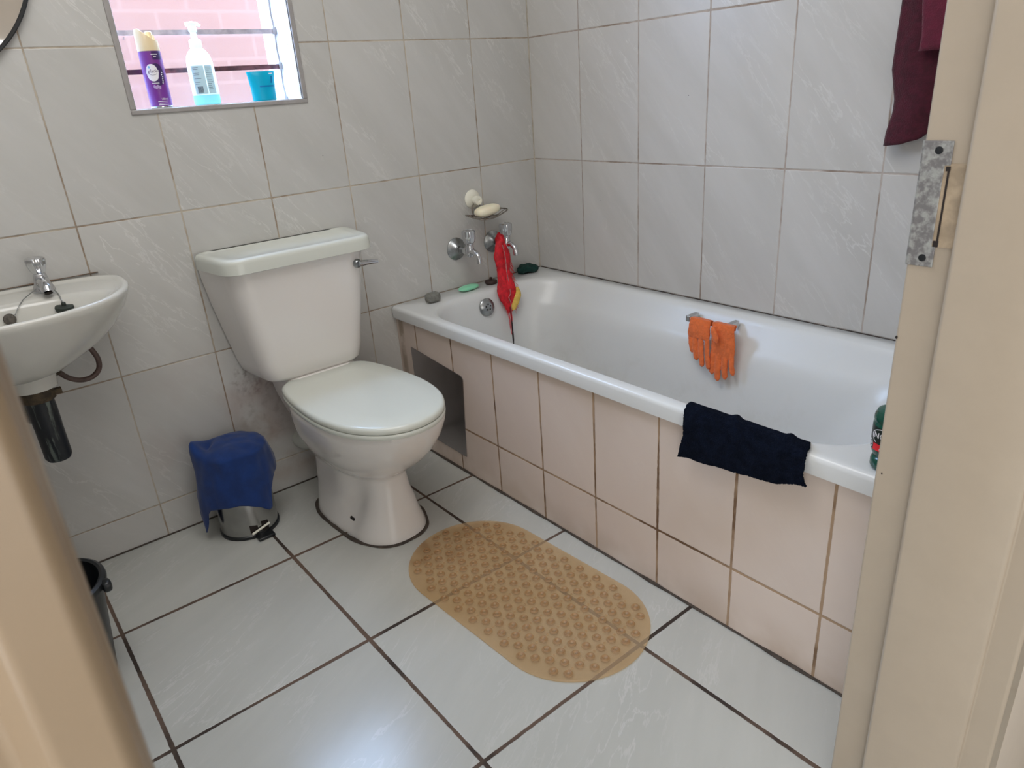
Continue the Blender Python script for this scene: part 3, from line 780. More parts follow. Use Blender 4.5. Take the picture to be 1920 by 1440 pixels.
# ================================================================ SOAP HOLDER
sx = -.296
sh_ = thing('soap_holder', 'wire soap holder on a white suction cup above the bath taps', 'soap holder', (sx, 0, .76))
obj('suction_cup', MB().lathe([(.0315, .0004), (.0315, .002), (.026, .007), (.017, .0105), (.011, .012)], (sx, 0, .804), (0, -1, 0), 32), M['suction'], sh_)
obj('suction_knob', MB().lathe([(.010, .010), (.011, .020), (.0155, .024), (.0165, .034), (.0145, .039), (.007, .0395), (.0055, .036)], (sx, 0, .801), (0, -1, 0), 28), M['suction'], sh_)
m = MB()
wr = .0018
A = [(-.345, -.022, .7545), (-.327, -.092, .7440), (-.275, -.092, .7435), (-.217, -.092, .7575), (-.205, -.05, .768), (-.212, -.018, .7705)]
m.tube(smooth_path([(-.345, -.022, .7560), (-.338, -.055, .7500), (-.328, -.088, .7450), (-.300, -.093, .7425), (-.262, -.093, .7465), (-.219, -.092, .7600), (-.212, -.080, .7640), (-.216, -.045, .7640), (-.222, -.020, .7640), (-.26, -.018, .752), (-.30, -.018, .749), (-.345, -.022, .7560)], 6), .0024, 8)
m.tube(smooth_path([(-.340, -.05, .7500), (-.30, -.052, .7400), (-.262, -.052, .7440), (-.215, -.055, .7620)], 5), wr, 6)
m.tube(smooth_path([(-.334, -.072, .7470), (-.30, -.074, .7385), (-.262, -.074, .7430), (-.214, -.073, .7610)], 5), wr, 6)
m.tube(smooth_path([(-.343, -.034, .7530), (-.30, -.034, .7450), (-.262, -.034, .7480), (-.217, -.036, .7620)], 5), wr, 6)
for u in (-.318, -.296, -.274, -.252): m.tube([(u, -.018, .750), (u, -.05, .7405 + abs(u + .29) * .1), (u, -.093, .7445 + max(0, u + .29) * .15)], wr * .8, 6)
m.tube(smooth_path([(-.310, -.019, .7500), (-.313, -.019, .770), (-.308, -.019, .786), (-.298, -.020, .792)], 5), .0017, 8)
m.tube(smooth_path([(-.270, -.019, .7505), (-.276, -.019, .775), (-.284, -.019, .786), (-.294, -.020, .792)], 5), .0017, 8)
obj('wire_tray', m, M['wire'], sh_)
m = MB().ball((0, 0, 0), .052, .027, .0175, 32, 16, .75); m.rot(math.radians(-5), 'Y', (0, 0, 0)); m.rot(math.radians(4), 'Z', (0, 0, 0))
m.v = [(x - .277, y - .058, z + .7668) for x, y, z in m.v]
tag(obj('soap_bar', m, M['soap'], base=(-.277, -.058, .75)), 'cream soap bar lying in the wire holder above the taps', 'soap')

# ================================================================ THINGS ON THE RIM
R = .5065
m = MB().ball((-.551, -.082, R + .0165), .026, .019, .0165, 20, 12, .6)
m.v = [tuple(Vector(p) + Vector((0, 0, .002)) * noise.noise(Vector(p) * 60)) for p in m.v]
tag(obj('pumice_stone', m, M['pumice'], base=(-.551, -.082, R)), 'grey pumice stone on the bathtub rim, nearest the toilet', 'pumice stone')
m = MB().ball((-.383, -.055, R + .0085), .043, .021, .0085, 28, 12, .8); m.rot(.12, 'Z', (-.383, -.055, 0))
tag(obj('soap_bar', m, M['greensoap'], base=(-.383, -.055, R)), 'pale green soap bar on the bathtub rim below the left tap', 'soap')
pg = thing('bath_plug', 'dark brown rubber plug on the bathtub rim behind the red scrubber', 'plug', (-.281, -.052, R))
obj('plug_disc', MB().lathe([(.019, 0), (.022, .003), (.023, .009), (.021, .012), (.008, .0135)], (-.281, -.052, R), (0, 0, 1), 24), M['brownplug'], pg)
obj('plug_stem', MB().lathe([(.005, .012), (.0045, .019), (.007, .021), (.003, .024)], (-.281, -.052, R), (0, 0, 1), 12), M['brownplug'], pg)
# crumpled dark green cloth in the corner
m = MB().ball((0, 0, 0), .046, .026, .016, 48, 24, .8)
def crump(p):
    v = Vector(p); d = v.normalized()
    n = noise.fractal(v * 38, 1, 2, 3)
    v = v + d * n * .011
    return v
m.v = [crump(p) for p in m.v]
m.v = [(x - .088, y - .036, max(z + R + .015 - .25 * (abs(x) > .03) * abs(abs(x) - .03), R + .0005)) for x, y, z in m.v]
tag(obj('folded_cloth', m, M['green_cloth'], base=(-.088, -.036, R), angle=60), 'crumpled dark green cloth on the bathtub rim in the corner', 'cloth')

# red scrubber hung on the right tap, yellow pad and dark string
rs = thing('bath_scrubber', 'red stringy scrubber hanging from the right bath tap into the tub', 'scrubber', (-.235, -.07, .665))
def lobe(pts, n=6):
    """pts: (x, y, z, halfwidth, halfthick)"""
    return pts
def ribbon(m, pts, seed, k=22, amp=.004):
    cs = smooth_path([p[:3] for p in pts], k // 4); ws = smooth_path([(p[3], p[4], 0) for p in pts], k // 4)
    rings = []
    for c_, w_ in zip(cs, ws):
        ring = []
        for j in range(20):
            th = 2 * PI * j / 20
            q = Vector((c_.x + w_.x * math.cos(th), c_.y + w_.y * math.sin(th), c_.z))
            q += Vector((math.cos(th), math.sin(th) * .6, 0)) * amp * noise.noise(Vector((q.x * 70, q.y * 70, q.z * 45 + seed)))
            ring.append(q)
        rings.append(ring)
    m.loft(rings)
m = MB()
ribbon(m, [(-.238, -.070, .666, .010, .014), (-.247, -.078, .655, .014, .012), (-.262, -.086, .625, .018, .011), (-.268, -.092, .595, .019, .011), (-.268, -.100, .560, .017, .010), (-.276, -.112, .530, .018, .009), (-.288, -.130, .500, .026, .009), (-.288, -.139, .472, .025, .009), (-.282, -.145, .445, .017, .008), (-.284, -.149, .418, .007, .005)], 1)
ribbon(m, [(-.236, -.070, .666, .010, .014), (-.233, -.080, .650, .012, .012), (-.236, -.088, .620, .015, .012), (-.236, -.092, .59, .016, .011), (-.243, -.100, .56, .014, .010), (-.249, -.114, .53, .015, .009), (-.253, -.131, .500, .020, .009), (-.253, -.140, .474, .021, .009), (-.266, -.146, .445, .014, .008), (-.276, -.149, .42, .006, .005)], 9)
m.tube([(-.238, -.058, .642), (-.238, -.058, .660), (-.238, -.066, .672), (-.238, -.076, .664), (-.240, -.080, .646)], [.012, .013, .013, .013, .012], 12)
obj('red_netting', m, M['red'], rs, angle=180)
m = MB(); rnd = random.Random(4)
LP = [(.665, -.238, -.078), (.60, -.252, -.094), (.56, -.256, -.104), (.53, -.262, -.118), (.50, -.270, -.134), (.47, -.270, -.144), (.44, -.274, -.150), (.41, -.280, -.153)]
def cen(z):
    for a_, b_ in zip(LP, LP[1:]):
        if z >= b_[0]:
            t = (a_[0] - z) / (a_[0] - b_[0]); return a_[1] + (b_[1] - a_[1]) * t, a_[2] + (b_[2] - a_[2]) * t
    return LP[-1][1:]
for i in range(190):
    t = rnd.random(); z = .655 - .235 * t
    side = rnd.choice((-1, 1)); cx, cy = cen(z)
    hw = lerp_table([(0, .014), (.3, .032), (.5, .030), (.7, .042), (.9, .024), (1, .012)], t)
    p0 = Vector((cx + side * hw * (.7 + .3 * rnd.random()), cy + rnd.uniform(-.006, .001), z))
    p1 = p0 + Vector((side * rnd.uniform(.002, .008), rnd.uniform(-.002, .001), -rnd.uniform(.004, .014)))
    p2 = p1 + Vector((side * rnd.uniform(-.002, .004), -.002, -rnd.uniform(.003, .010)))
    m.tube([p0, p1, p2], [.0006, .0005, .0003], 4)
for i in range(22):
    a = rnd.uniform(-.011, .011)
    m.tube([(-.284 + a, -.150, .435), (-.286 + a * .7, -.158, .395), (-.290 + a * .5, -.163, .365), (-.291 + a * .15, -.167, .340)], [.0007, .0006, .0005, .0003], 4)
obj('loose_fibres', m, M['red'], rs)
m = MB(); ribbon(m, [(-.240, -.148, .500, .004, .004), (-.238, -.150, .482, .011, .005), (-.245, -.152, .462, .016, .005), (-.260, -.154, .440, .015, .005), (-.268, -.155, .424, .006, .004)], 3, amp=.002)
obj('yellow_pad', m, M['yellow'], rs, angle=180)
obj('dark_string', MB().tube(smooth_path([(-.284, -.155, .440), (-.286, -.163, .405), (-.290, -.169, .370), (-.292, -.172, .340), (-.293, -.174, .300)], 5), [.0008] * 8 + [.0024] * 6 + [.0030] * 4 + [.0020] * 3, 8), M['string'], rs)
obj('pale_cord', MB().tube(smooth_path([(-.250, -.094, .645), (-.250, -.106, .60), (-.255, -.114, .555), (-.258, -.126, .52), (-.270, -.146, .485), (-.284, -.153, .472), (-.278, -.156, .450), (-.283, -.158, .41)], 5), .0013, 6), M['pinkstring'], rs)

# ================================================================ NAVY TOWEL over the front rim
def navy(u, v):
    # u along y, v over the rim
    yL = lerp_table([(0, -1.206), (.25, -1.212), (.5, -1.222), (.75, -1.226), (1, -1.213)], v)
    yR = lerp_table([(0, -1.470), (.12, -1.474), (.3, -1.488), (.5, -1.492), (.75, -1.493), (1, -1.502)], v)
    y = yL + (yR - yL) * u
    zb = lerp_table([(0, .400), (.12, .407), (.5, .418), (.8, .430), (.92, .442), (1, .448)], u) + .0015 * math.sin(u * 21 + 1)
    path = [(-.610, .478), (-.622, .497), (-.633, .508), (-.645, .5135), (-.660, .5135), (-.672, .508), (-.679, .496), (-.682, .47), (-.683, .44)]
    sp_ = [0, .06, .12, .2, .3, .4, .5, .7, .85, 1]
    path.append((-.681, zb))
    path[-2] = (-.683, (.47 + zb) / 2)
    for k in range(9):
        if v <= sp_[k + 1] + 1e-9:
            t = (v - sp_[k]) / (sp_[k + 1] - sp_[k]); a_, b_ = path[k], path[k + 1]
            x = a_[0] + (b_[0] - a_[0]) * t; z = a_[1] + (b_[1] - a_[1]) * t; break
    w_ = max(0, (v - .45)) * 1.4
    x += -.003 * w_ * (1 + math.sin(u * 17 + v * 3)) - .003 * w_ * noise.noise(Vector((y * 22, z * 30, 0)))
    if v < .3: z += .002 * max(0, noise.noise(Vector((y * 50, 3, 0)))) + (.006 * math.exp(-((u - .42) / .03) ** 2) + .005 * math.exp(-((u - .86) / .03) ** 2)) * (v > .02)
    fz = noise.noise(Vector((u * 300, v * 150, 1))) * .0016
    return (x - fz, y, z + fz)
m = MB().grid(navy, 220, 110)
nt = solid(obj('hand_towel', m, M['navy'], base=(-.66, -1.35, .506), angle=180), .004, 0)
tag(nt, 'navy terry hand towel draped over the front rim of the bathtub', 'towel')

# ================================================================ ORANGE GLOVES
GP = lambda y, z, off=0: (-.115 + .22 * (z - .49) - off, y, z)
def glove(name, cuff, fingers, thumb, palm, off, label, seed):
    m = MB()
    def cap(path, r, fl):
        P_ = [Vector(GP(y, z, off + o)) for y, z, o in path]
        rings = []
        n = len(P_)
        ext = [P_[0]] + P_ + [P_[-1] + (P_[-1] - P_[-2]).normalized() * r[-1] * .8]
        rr = [r[0] * .5] + list(r) + [r[-1] * .35]
        pr_ = []
        for i, p in enumerate(ext):
            d = (ext[min(i + 1, n + 1)] - ext[max(i - 1, 0)]).normalized()
            e = d.cross(Vector((1, 0, .22)).normalized()).normalized(); f = d.cross(e)
            pr_.append([p + e * math.cos(2 * PI * j / 14) * rr[i] + f * math.sin(2 * PI * j / 14) * rr[i] * fl for j in range(14)])
        m.loft(pr_)
    for (y0, z0, y1, z1, r) in fingers:
        ym, zm = (y0 + y1) / 2, (z0 + z1) / 2
        fo = .008 if seed == 1 else .002
        cap([(y0, z0 + .02, fo), (y0, z0, fo), (ym, zm, fo + .001), (y1, z1 + r * .7, fo - .002)], [r, r * 1.14, r * 1.16, r * 1.05], .58)
    for path, r in thumb: cap(path, [r * .8] + [r] * (len(path) - 1), .6)
    # palm and cuff slab: loft of flattened ovals from the bar down to the finger roots
    rings = []
    for (ya, yb, z, o, th) in palm:
        c_ = (ya + yb) / 2; hw = abs(yb - ya) / 2
        ring = []
        for j in range(28):
            a = 2 * PI * j / 28; ca, sa = math.cos(a), math.sin(a)
            yy = c_ + hw * math.copysign(abs(ca) ** .7, ca)
            base = Vector(GP(yy, z, off + o)); ring.append(base + Vector((-1, 0, .2)) * th * math.copysign(abs(sa) ** .8, sa))
        rings.append(ring)
    m.loft(rings)
    o = obj(name, m, M['orange'], base=GP((palm[0][0] + palm[0][1]) / 2, .49), angle=180)
    r_ = o.modifiers.new('remesh', 'REMESH'); r_.mode = 'VOXEL'; r_.voxel_size = .0016; r_.use_smooth_shade = True
    s_ = o.modifiers.new('smooth', 'SMOOTH'); s_.iterations = 3; s_.factor = .5
    tx_ = D.textures.new('knit', 'CLOUDS'); tx_.noise_scale = .006
    d_ = o.modifiers.new('knit', 'DISPLACE'); d_.texture = tx_; d_.strength = .0022; d_.mid_level = .5; d_.texture_coords = 'LOCAL'
    tag(o, label, 'glove', 'orange exfoliating gloves on the grab handle')
glove('exfoliating_glove', None,
      [(-.8285, .450, -.8430, .398, .0062), (-.8455, .448, -.8620, .380, .0082), (-.8670, .447, -.8850, .366, .0082), (-.8880, .447, -.9070, .364, .0074)], [],
      [(-.826, -.886, .478, -.012, .004), (-.822, -.890, .497, -.006, .006), (-.822, -.892, .4985, .010, .005), (-.823, -.896, .482, .014, .0045), (-.8215, -.897, .462, .012, .0055), (-.821, -.897, .450, .010, .0055), (-.824, -.894, .444, .009, .005)],
      .014, 'orange glove on the grab handle, farther from the door, its fingers hanging higher', 1)
glove('exfoliating_glove', None,
      [(-.9110, .412, -.9165, .350, .0082), (-.9300, .410, -.9385, .336, .0090), (-.9510, .411, -.9610, .346, .0088), (-.9715, .414, -.9840, .362, .0078)],
      [([(-.908, .488, .020), (-.914, .478, .024), (-.921, .468, .025), (-.928, .456, .024)], .0105)],
      [(-.900, -.962, .478, -.012, .004), (-.898, -.966, .497, -.006, .006), (-.898, -.970, .4985, .010, .005), (-.899, -.974, .482, .013, .005), (-.901, -.979, .455, .008, .0055), (-.903, -.981, .425, .004, .006), (-.9045, -.979, .412, .002, .0055), (-.908, -.976, .404, .001, .005)],
      .012, 'orange glove on the grab handle, nearer the door, its fingers hanging lowest', 2)

# ================================================================ GREEN BOTTLE
bc_ = (-.622, -1.613)
bt = thing('lotion_bottle', 'dark green bottle with black and red label on the bathtub rim', 'bottle', (bc_[0], bc_[1], R))
obj('bottle_body', MB().lathe([(.027, .025), (.029, .027), (.0315, .032), (.0335, .039), (.034, .046), (.034, .084), (.0325, .087), (.0325, .089), (.034, .092), (.0335, .099), (.030, .1065), (.022, .111), (.008, .112)], (bc_[0], bc_[1], R), (0, 0, 1), 48), M['bgreen'], bt)
obj('bottle_cap', MB().lathe([(.024, 0), (.029, .002), (.0315, .006), (.0315, .016), (.029, .022), (.0265, .024), (.0265, .027)], (bc_[0], bc_[1], R), (0, 0, 1), 48), M['bgreen'], bt)
TH = math.radians(172)
m = MB(); wquad(m, bc_, .03425, TH, -.040, .048, R + .040, R + .083, 30)
lb = obj('label', m, M['lid_green'], bt, smooth=True, label='black label')
m = MB(); wquad(m, bc_, .0344, TH, -.017, .046, R + .0405, R + .053, 20); obj('red_band', m, M['redlab'], lb)
m = MB()
n = 44; a_, b_ = .030, .0155; cx_, cz_ = .008, .067
for i in range(n):
    t0, t1 = 2 * PI * i / n, 2 * PI * (i + 1) / n
    if math.sin(t0) < -.75: continue
    q = [(cx_ + a_ * math.cos(t0), cz_ + b_ * math.sin(t0)), (cx_ + a_ * math.cos(t1), cz_ + b_ * math.sin(t1)), (cx_ + (a_ - .0012) * math.cos(t1), cz_ + (b_ - .0012) * math.sin(t1)), (cx_ + (a_ - .0012) * math.cos(t0), cz_ + (b_ - .0012) * math.sin(t0))]
    m.add(wrap(q, bc_, .03465, TH, R), [(0, 1, 2, 3)])
vs, fs = text_mb('ING', .0150)
m.add(wrap([(x - .0075, y) for x, y, _ in vs], bc_, .0347, TH, R + .0680), fs)
vs, fs = text_mb('H', .012, shear=.4)
m.add(wrap([(x + .000, y) for x, y, _ in vs], bc_, .0347, TH, R + .047), fs)
for i in range(24):
    t0, t1 = 2 * PI * i / 24, 2 * PI * (i + 1) / 24
    q = [(-.0255 + .0065 * math.cos(t0), .049 + .0075 * math.sin(t0)), (-.0255 + .0065 * math.cos(t1), .049 + .0075 * math.sin(t1)), (-.0255 + .0048 * math.cos(t1), .049 + .0058 * math.sin(t1)), (-.0255 + .0048 * math.cos(t0), .049 + .0058 * math.sin(t0))]
    m.add(wrap(q, bc_, .0346, TH, R), [(0, 1, 2, 3)])
wellipse(m, bc_, .0346, TH, -.0255, R + .049, .0014, .004, 8); wellipse(m, bc_, .0346, TH, -.0255, R + .049, .0034, .0014, 8)
obj('label_lettering', m, M['white'], lb, smooth=False)

# ================================================================ MAROON TOWEL on the right wall
mt = thing('bath_towel', 'maroon terry towel hanging from the rail on the right wall beside the door frame', 'towel', (-.03, -1.43, 1.78))
def mar(u, v):
    z = 1.78 - v * .81
    yl = lerp_table([(0, -1.262), (.62, -1.260), (.72, -1.259), (.80, -1.258), (.88, -1.271), (.915, -1.271), (.945, -1.266), (.965, -1.263), (1, -1.262)], v)
    y = yl - u * .30
    z += lerp_table([(0, 0), (.12, .004), (.25, .016), (.35, .045), (.6, .06), (1, .04)], u) * v
    x = -.020 - .010 * math.sin(u * 13) * v - .006 * noise.noise(Vector((y * 20, z * 8, 0)))
    return (x, y, z)
m = MB().grid(mar, 50, 90)
solid(obj('towel_back', m, M['maroon'], mt, angle=180), .006)
def mar2(u, v):
    z = 1.78 - v * .615
    yl = lerp_table([(0, -1.285), (.6, -1.292), (.85, -1.312), (.95, -1.320), (1, -1.318)], v)
    y = yl - u * .24
    x = -.036 - .005 * math.sin(u * 10 + 1) * v
    return (x, y, z)
m = MB().grid(mar2, 40, 60); solid(obj('towel_front', m, M['maroon_light'], mt, angle=180), .007)
tr_ = thing('towel_rail', 'chrome towel rail high on the right wall carrying the maroon towel', 'towel rail', (0, -1.43, 1.79))
obj('rail_bar', MB().tube([(-.03, -1.22, 1.785), (-.03, -1.64, 1.785)], .006, 12), M['chrome'], tr_)
for y in (-1.225, -1.635): obj('rail_bracket', MB().tube([(0, y, 1.785), (-.032, y, 1.785)], .009, 12), M['chrome'], tr_)

# ================================================================ BATH MAT
def mat_material():
    m_, tr, mx = thin('mat_pvc', rgb(216, 176, 112), .27, .3, .5)
    nt_ = m_.node_tree; t = NT.__new__(NT); t.m = m_; t.t = nt_; t.n = nt_.nodes; t.l = nt_.links; t.b = nt_.nodes['Principled BSDF']; t.out = nt_.nodes['Material Output']
    c = t.coord()
    n = t.ramp(t.noise(c, 5, 4, .6), .35, .7)
    col = t.mix(n, rgb(232, 210, 180), rgb(222, 196, 160))
    sep = t.node('ShaderNodeSeparateXYZ'); t.l.new(c, sep.inputs[0])
    far = t.math('MULTIPLY', t.ramp(sep.outputs[1], .08, .34), t.ramp(t.noise(c, 9, 4, .6, 1), .40, .68))
    col = t.mix(t.math('MULTIPLY', far, .7), col, rgb(160, 108, 66))
    t.l.new(col, t.b.inputs['Base Color'])
    hz = t.ramp(sep.outputs[2], .0046, .0066)
    t.l.new(t.math('MULTIPLY_ADD', hz, .45, .22), mx.inputs[0])
    col = t.mix(t.math('MULTIPLY', hz, .85), col, rgb(150, 110, 64)); t.l.new(col, t.b.inputs['Base Color'])
    tr.inputs[0].default_value = rgb(249, 239, 222)
    return m_
MATM = mat_material()
mc = Vector((-.906, -.915, 0)); ml, mw = .352, .182; ang = math.radians(3)
def mp_(x, y, z):
    q = Matrix.Rotation(ang, 3, 'Z') @ Vector((x, y, 0)); return (mc.x + q.x, mc.y + q.y, z)
def capsule(k, z, n=28, ins=0):
    pts = []; hw = mw - ins; hl = ml - mw
    rr = hw
    for i in range(n + 1): a = PI * i / n; pts.append(mp_(rr * math.cos(a), hl + rr * math.sin(a), z))
    for i in range(n + 1): a = PI + PI * i / n; pts.append(mp_(rr * math.cos(a), -hl + rr * math.sin(a), z))
    return pts
m = MB(); m.loft([capsule(0, .0008, ins=.001), capsule(0, .0012), capsule(0, .0034), capsule(0, .0042, ins=.001), capsule(0, .0042, ins=.004), capsule(0, .0034, ins=.0055)])
row = 0; y = -ml + .02; rnd = random.Random(3)
sp = .0345
while y < ml - .012:
    x = -sp * 5.5 + (row % 2) * sp * .5
    while x < .2:
        hl = ml - mw; yy = max(0, abs(y) - hl)
        if math.hypot(x, yy) < mw - .020:
            p = mp_(x, y, 0)
            m.lathe([(.0112, .0036), (.0100, .0060), (.0080, .0078), (.0060, .0080), (.0046, .0068), (.0030, .0058), (.0010, .0055)], (p[0], p[1], 0), (0, 0, 1), 14, cap=False)
            if row % 2 == 0 and math.hypot(x + sp / 2, yy) < mw - .02:
                p = mp_(x + sp / 2, y + .004, 0); m.lathe([(.003, .0032), (.003, .0046), (.0018, .005), (.0016, .0030)], (p[0], p[1], 0), (0, 0, 1), 8, cap=False)
        x += sp
    y += sp * .80; row += 1
mo = obj('bath_mat', m, MATM, base=(mc.x, mc.y, 0), angle=50)
tag(mo, 'oval translucent tan anti-slip mat with round bumps on the floor before the bath', 'bath mat')

# ================================================================ PEDAL BIN AND BLUE CLOTH
px_, py_ = -1.300, -.125
pb = thing('pedal_bin', 'small stainless steel pedal bin under a blue cloth, left of the toilet', 'bin', (px_, py_, 0))
obj('bin_body', MB().lathe([(.079, .008), (.081, .010), (.081, .225), (.080, .230)], (px_, py_, 0), (0, 0, 1), 56), M['steel'], pb)
obj('base_ring', MB().lathe([(.081, 0), (.0845, .001), (.0845, .009), (.081, .012)], (px_, py_, 0), (0, 0, 1), 56), M['black_plastic'], pb)
obj('bin_lid', MB().lathe([(.083, .228), (.084, .232), (.082, .242), (.066, .256), (.035, .264), (.003, .266)], (px_, py_, 0), (0, 0, 1), 56), M['steel'], pb)
pd = math.radians(-90 + 5)
def on_bin(th, r, z): return (px_ + r * math.cos(th), py_ + r * math.sin(th), z)
m = MB()
for (a0, a1, z0, z1) in ((-22, -6, .016, .044), (2, 17, .016, .046)):
    m.grid(lambda u, v: on_bin(pd + math.radians(a0 + (a1 - a0) * u), .0815 + .0002, z0 + (z1 - z0) * v - (.006 * u)), 6, 2)
obj('pedal_slot', m, M['dark'], pb)
pe = obj('pedal', MB().box(px_ - .014, px_ + .034, py_ - .112, py_ - .075, .002, .010), M['black_plastic'], pb); bevel(pe, .002)
obj('pedal_rod', MB().tube([on_bin(pd - .34, .091, .020), on_bin(pd + .27, .091, .034)], .0034, 8), M['suction'], pb)
m = MB().box(px_ - .010, px_ + .001, py_ - .0835, py_ - .080, .02, .05)

TAB = [(-180, .19), (-150, .17), (-136, .14), (-122, .10), (-111, .045), (-103, .026), (-93, .026), (-87, .05), (-80, .095), (-72, .112), (-50, .118), (-25, .120), (-8, .112), (8, .100), (22, .078), (30, .078), (36, .13), (50, .16), (76, .165), (100, .17), (140, .18), (180, .19)]
FLR = [(-180, .006), (-140, .012), (-118, .028), (-104, .033), (-92, .030), (-80, .016), (-60, .005), (0, .004), (30, .004), (60, .012), (90, .020), (140, .006), (180, .006)]
ZT = .282
def blue(u, v):
    ph = -180 + 360 * u; a = math.radians(ph)
    dx, dy = math.sin(a), -math.cos(a)
    ze = lerp_table(TAB, ph); fl = lerp_table(FLR, ph)
    if v < .42:
        t = v / .42; r = .088 * t
        z = ZT - .016 * t ** 3 + .004 * noise.noise(Vector((dx * r * 30, dy * r * 30, 0)))
    else:
        t = (v - .42) / .58
        zz = ZT - .018; z = zz + (ze - zz) * t
        r = .090 + fl * math.sin(min(1, t * 1.3) * PI / 2) + .005 * math.sin(ph / 14.) * t
        r += .003 * noise.noise(Vector((ph / 15, z * 20, 2)))
        r = max(r, .0862)
    x = px_ + dx * r; y = py_ + dy * r
    # bunched fold standing up behind-left
    g = math.exp(-((ph + 112) / 27) ** 2) * math.exp(-((v - .43) / .09) ** 2)
    z += .036 * g; x -= .016 * g; y -= .006 * g
    g2 = math.exp(-((ph + 112) / 26) ** 2) * math.exp(-((v - .30) / .06) ** 2)
    z -= .014 * g2
    return (x, min(y, -.004), max(z, .006))
m = MB().grid(blue, 144, 60)
bcl = solid(obj('cleaning_cloth', m, M['blue'], base=(px_, py_, ZT), angle=180), .0022, 1)
tag(bcl, 'royal blue cloth draped over the pedal bin', 'cloth')

# black open bin, bottom left behind the door frame
bx, by = -1.817, -.462
bb = thing('waste_bin', 'black open-topped plastic bin on the floor behind the left door frame', 'bin', (bx, by, 0))
obj('bin_shell', MB().lathe([(.078, 0), (.080, .003), (.108, .236), (.105, .236), (.077, .006), (.005, .006)], (bx, by, 0), (0, 0, 1), 56), M['black_plastic'], bb)
obj('bin_rim', MB().lathe([(.1075, .228), (.1165, .230), (.118, .236), (.1165, .243), (.110, .247), (.1045, .244), (.104, .236)], (bx, by, 0), (0, 0, 1), 56, cap=False), M['black_plastic'], bb)
obj('bin_clip', MB().ball((bx + .108, by - .055, .232), .010, .016, .013, 12, 8, .7), M['black_plastic'], bb)

# ================================================================ ON THE SILL
SZ = WZ0 + .0012
def bear(c): # bearing of the doorway from a thing on the sill
    return math.atan2(-2.05 - c[1], -1.77 - c[0])
# air freshener
cc = (-1.2225, .045); th = bear(cc)
af = thing('air_freshener', 'purple aerosol air freshener with a cream cap on the window sill', 'aerosol can', (cc[0], cc[1], SZ))
can = obj('can', MB().lathe([(.0235, 0), (.0255, .0015), (.0265, .004), (.0265, .128), (.0255, .132), (.022, .135)], (cc[0], cc[1], SZ), (0, 0, 1), 48), M['purple'], af)
obj('base_rim', MB().lathe([(.0262, 0), (.0270, .001), (.0270, .0035), (.0262, .0045)], (cc[0], cc[1], SZ), (0, 0, 1), 48), M['chrome'], af)
# cap with slanting cut
rings = []
for k, (r, z) in enumerate([(.0262, .1325), (.0266, .135), (.0262, .150), (.0255, .170), (.0245, 1)]):
    ring = []
    for j in range(40):
        a = 2 * PI * j / 40; x = r * math.cos(a); y = r * math.sin(a)
        side = math.cos(a - (th + PI / 2))       # +1 towards the picture's right
        zt = .183 - .026 * (.5 + .5 * max(-1, min(1, side * 1.6))) if math.sin(a - th - PI / 2) < .6 else .183 - .013 * (side + 1) * .5
        ring.append((cc[0] + x, cc[1] + y, SZ + (zt if z == 1 else min(z, zt))))
    rings.append(ring)
inner = [[(cc[0] + (x - cc[0]) * .9, cc[1] + (y - cc[1]) * .9, z) for x, y, z in rings[-1]], [(cc[0] + (x - cc[0]) * .88, cc[1] + (y - cc[1]) * .88, SZ + .148) for x, y, z in rings[-1]]]
cp = obj('cap', MB().loft(rings + inner), M['cap'], af, angle=50)
obj('nozzle', MB().lathe([(.008, .145), (.008, .176), (.006, .178)], (cc[0] + .008, cc[1], SZ), (0, 0, 1), 16), M['cap'], cp)
r1 = .0267
m = MB(); wquad(m, cc, r1, th, .004, .030, SZ + .112, SZ + .131, 8)
wellipse(m, cc, r1, th, .007, SZ + .078, .019, .026); obj('dark_print', m, M['dpurple'], can)
m = MB(); wellipse(m, cc, .02685, th, -.004, SZ + .0825, .0155, .020, 24); obj('oval_badge', m, M['white'], can)
m = MB(); vs, fs = text_mb('glade', .0115, shear=.35)
m.add(wrap([(x - .003, y) for x, y, _ in vs], cc, .02705, th, SZ + .086), fs)
for i in range(10):
    t0, t1 = PI * 1.15 + .7 * PI * i / 10, PI * 1.15 + .7 * PI * (i + 1) / 10
    q = [(-.003 + .011 * math.cos(t), .083 + .0065 * math.sin(t)) for t in (t0, t1)] + [(-.003 + .0103 * math.cos(t), .083 + .0058 * math.sin(t)) for t in (t1, t0)]
    m.add(wrap(q, cc, .02705, th, SZ), [(0, 1, 2, 3)])
obj('badge_lettering', m, M['dpurple'], can, smooth=False)
m = MB(); wellipse(m, cc, .02705, th, -.009, SZ + .0955, .0022, .0028); obj('blue_drop', m, M['skyblue'], can)
m = MB()
vs, fs = text_mb('180ml', .0065); m.add(wrap([(x + .011, y) for x, y, _ in vs], cc, .0269, th, SZ + .0205), fs)
for k, (a_, b_) in enumerate(((-.006, .018), (-.004, .016), (-.006, .019))): wquad(m, cc, .0269, th, a_, b_, SZ + .0145 - .004 * k, SZ + .0157 - .004 * k, 8)
obj('volume_print', m, M['white'], can, smooth=False)
m = MB(); rnd = random.Random(5)
for k in range(7): wellipse(m, cc, .0270, th, .014 + rnd.uniform(-.004, .006), SZ + .058 + .006 * k * .8, .0018, .0016, 8)
wquad(m, cc, .0270, th, -.011, .007, SZ + .0575, SZ + .0590, 6)
obj('flower_print', m, M['white'], can, smooth=False)
m = MB(); wquad(m, cc, .0270, th, .002, .018, SZ + .1235, SZ + .1252, 6); wquad(m, cc, .0270, th, .007, .014, SZ + .1185, SZ + .120, 4)
obj('small_print', m, M['white'], can, smooth=False)
m = MB()
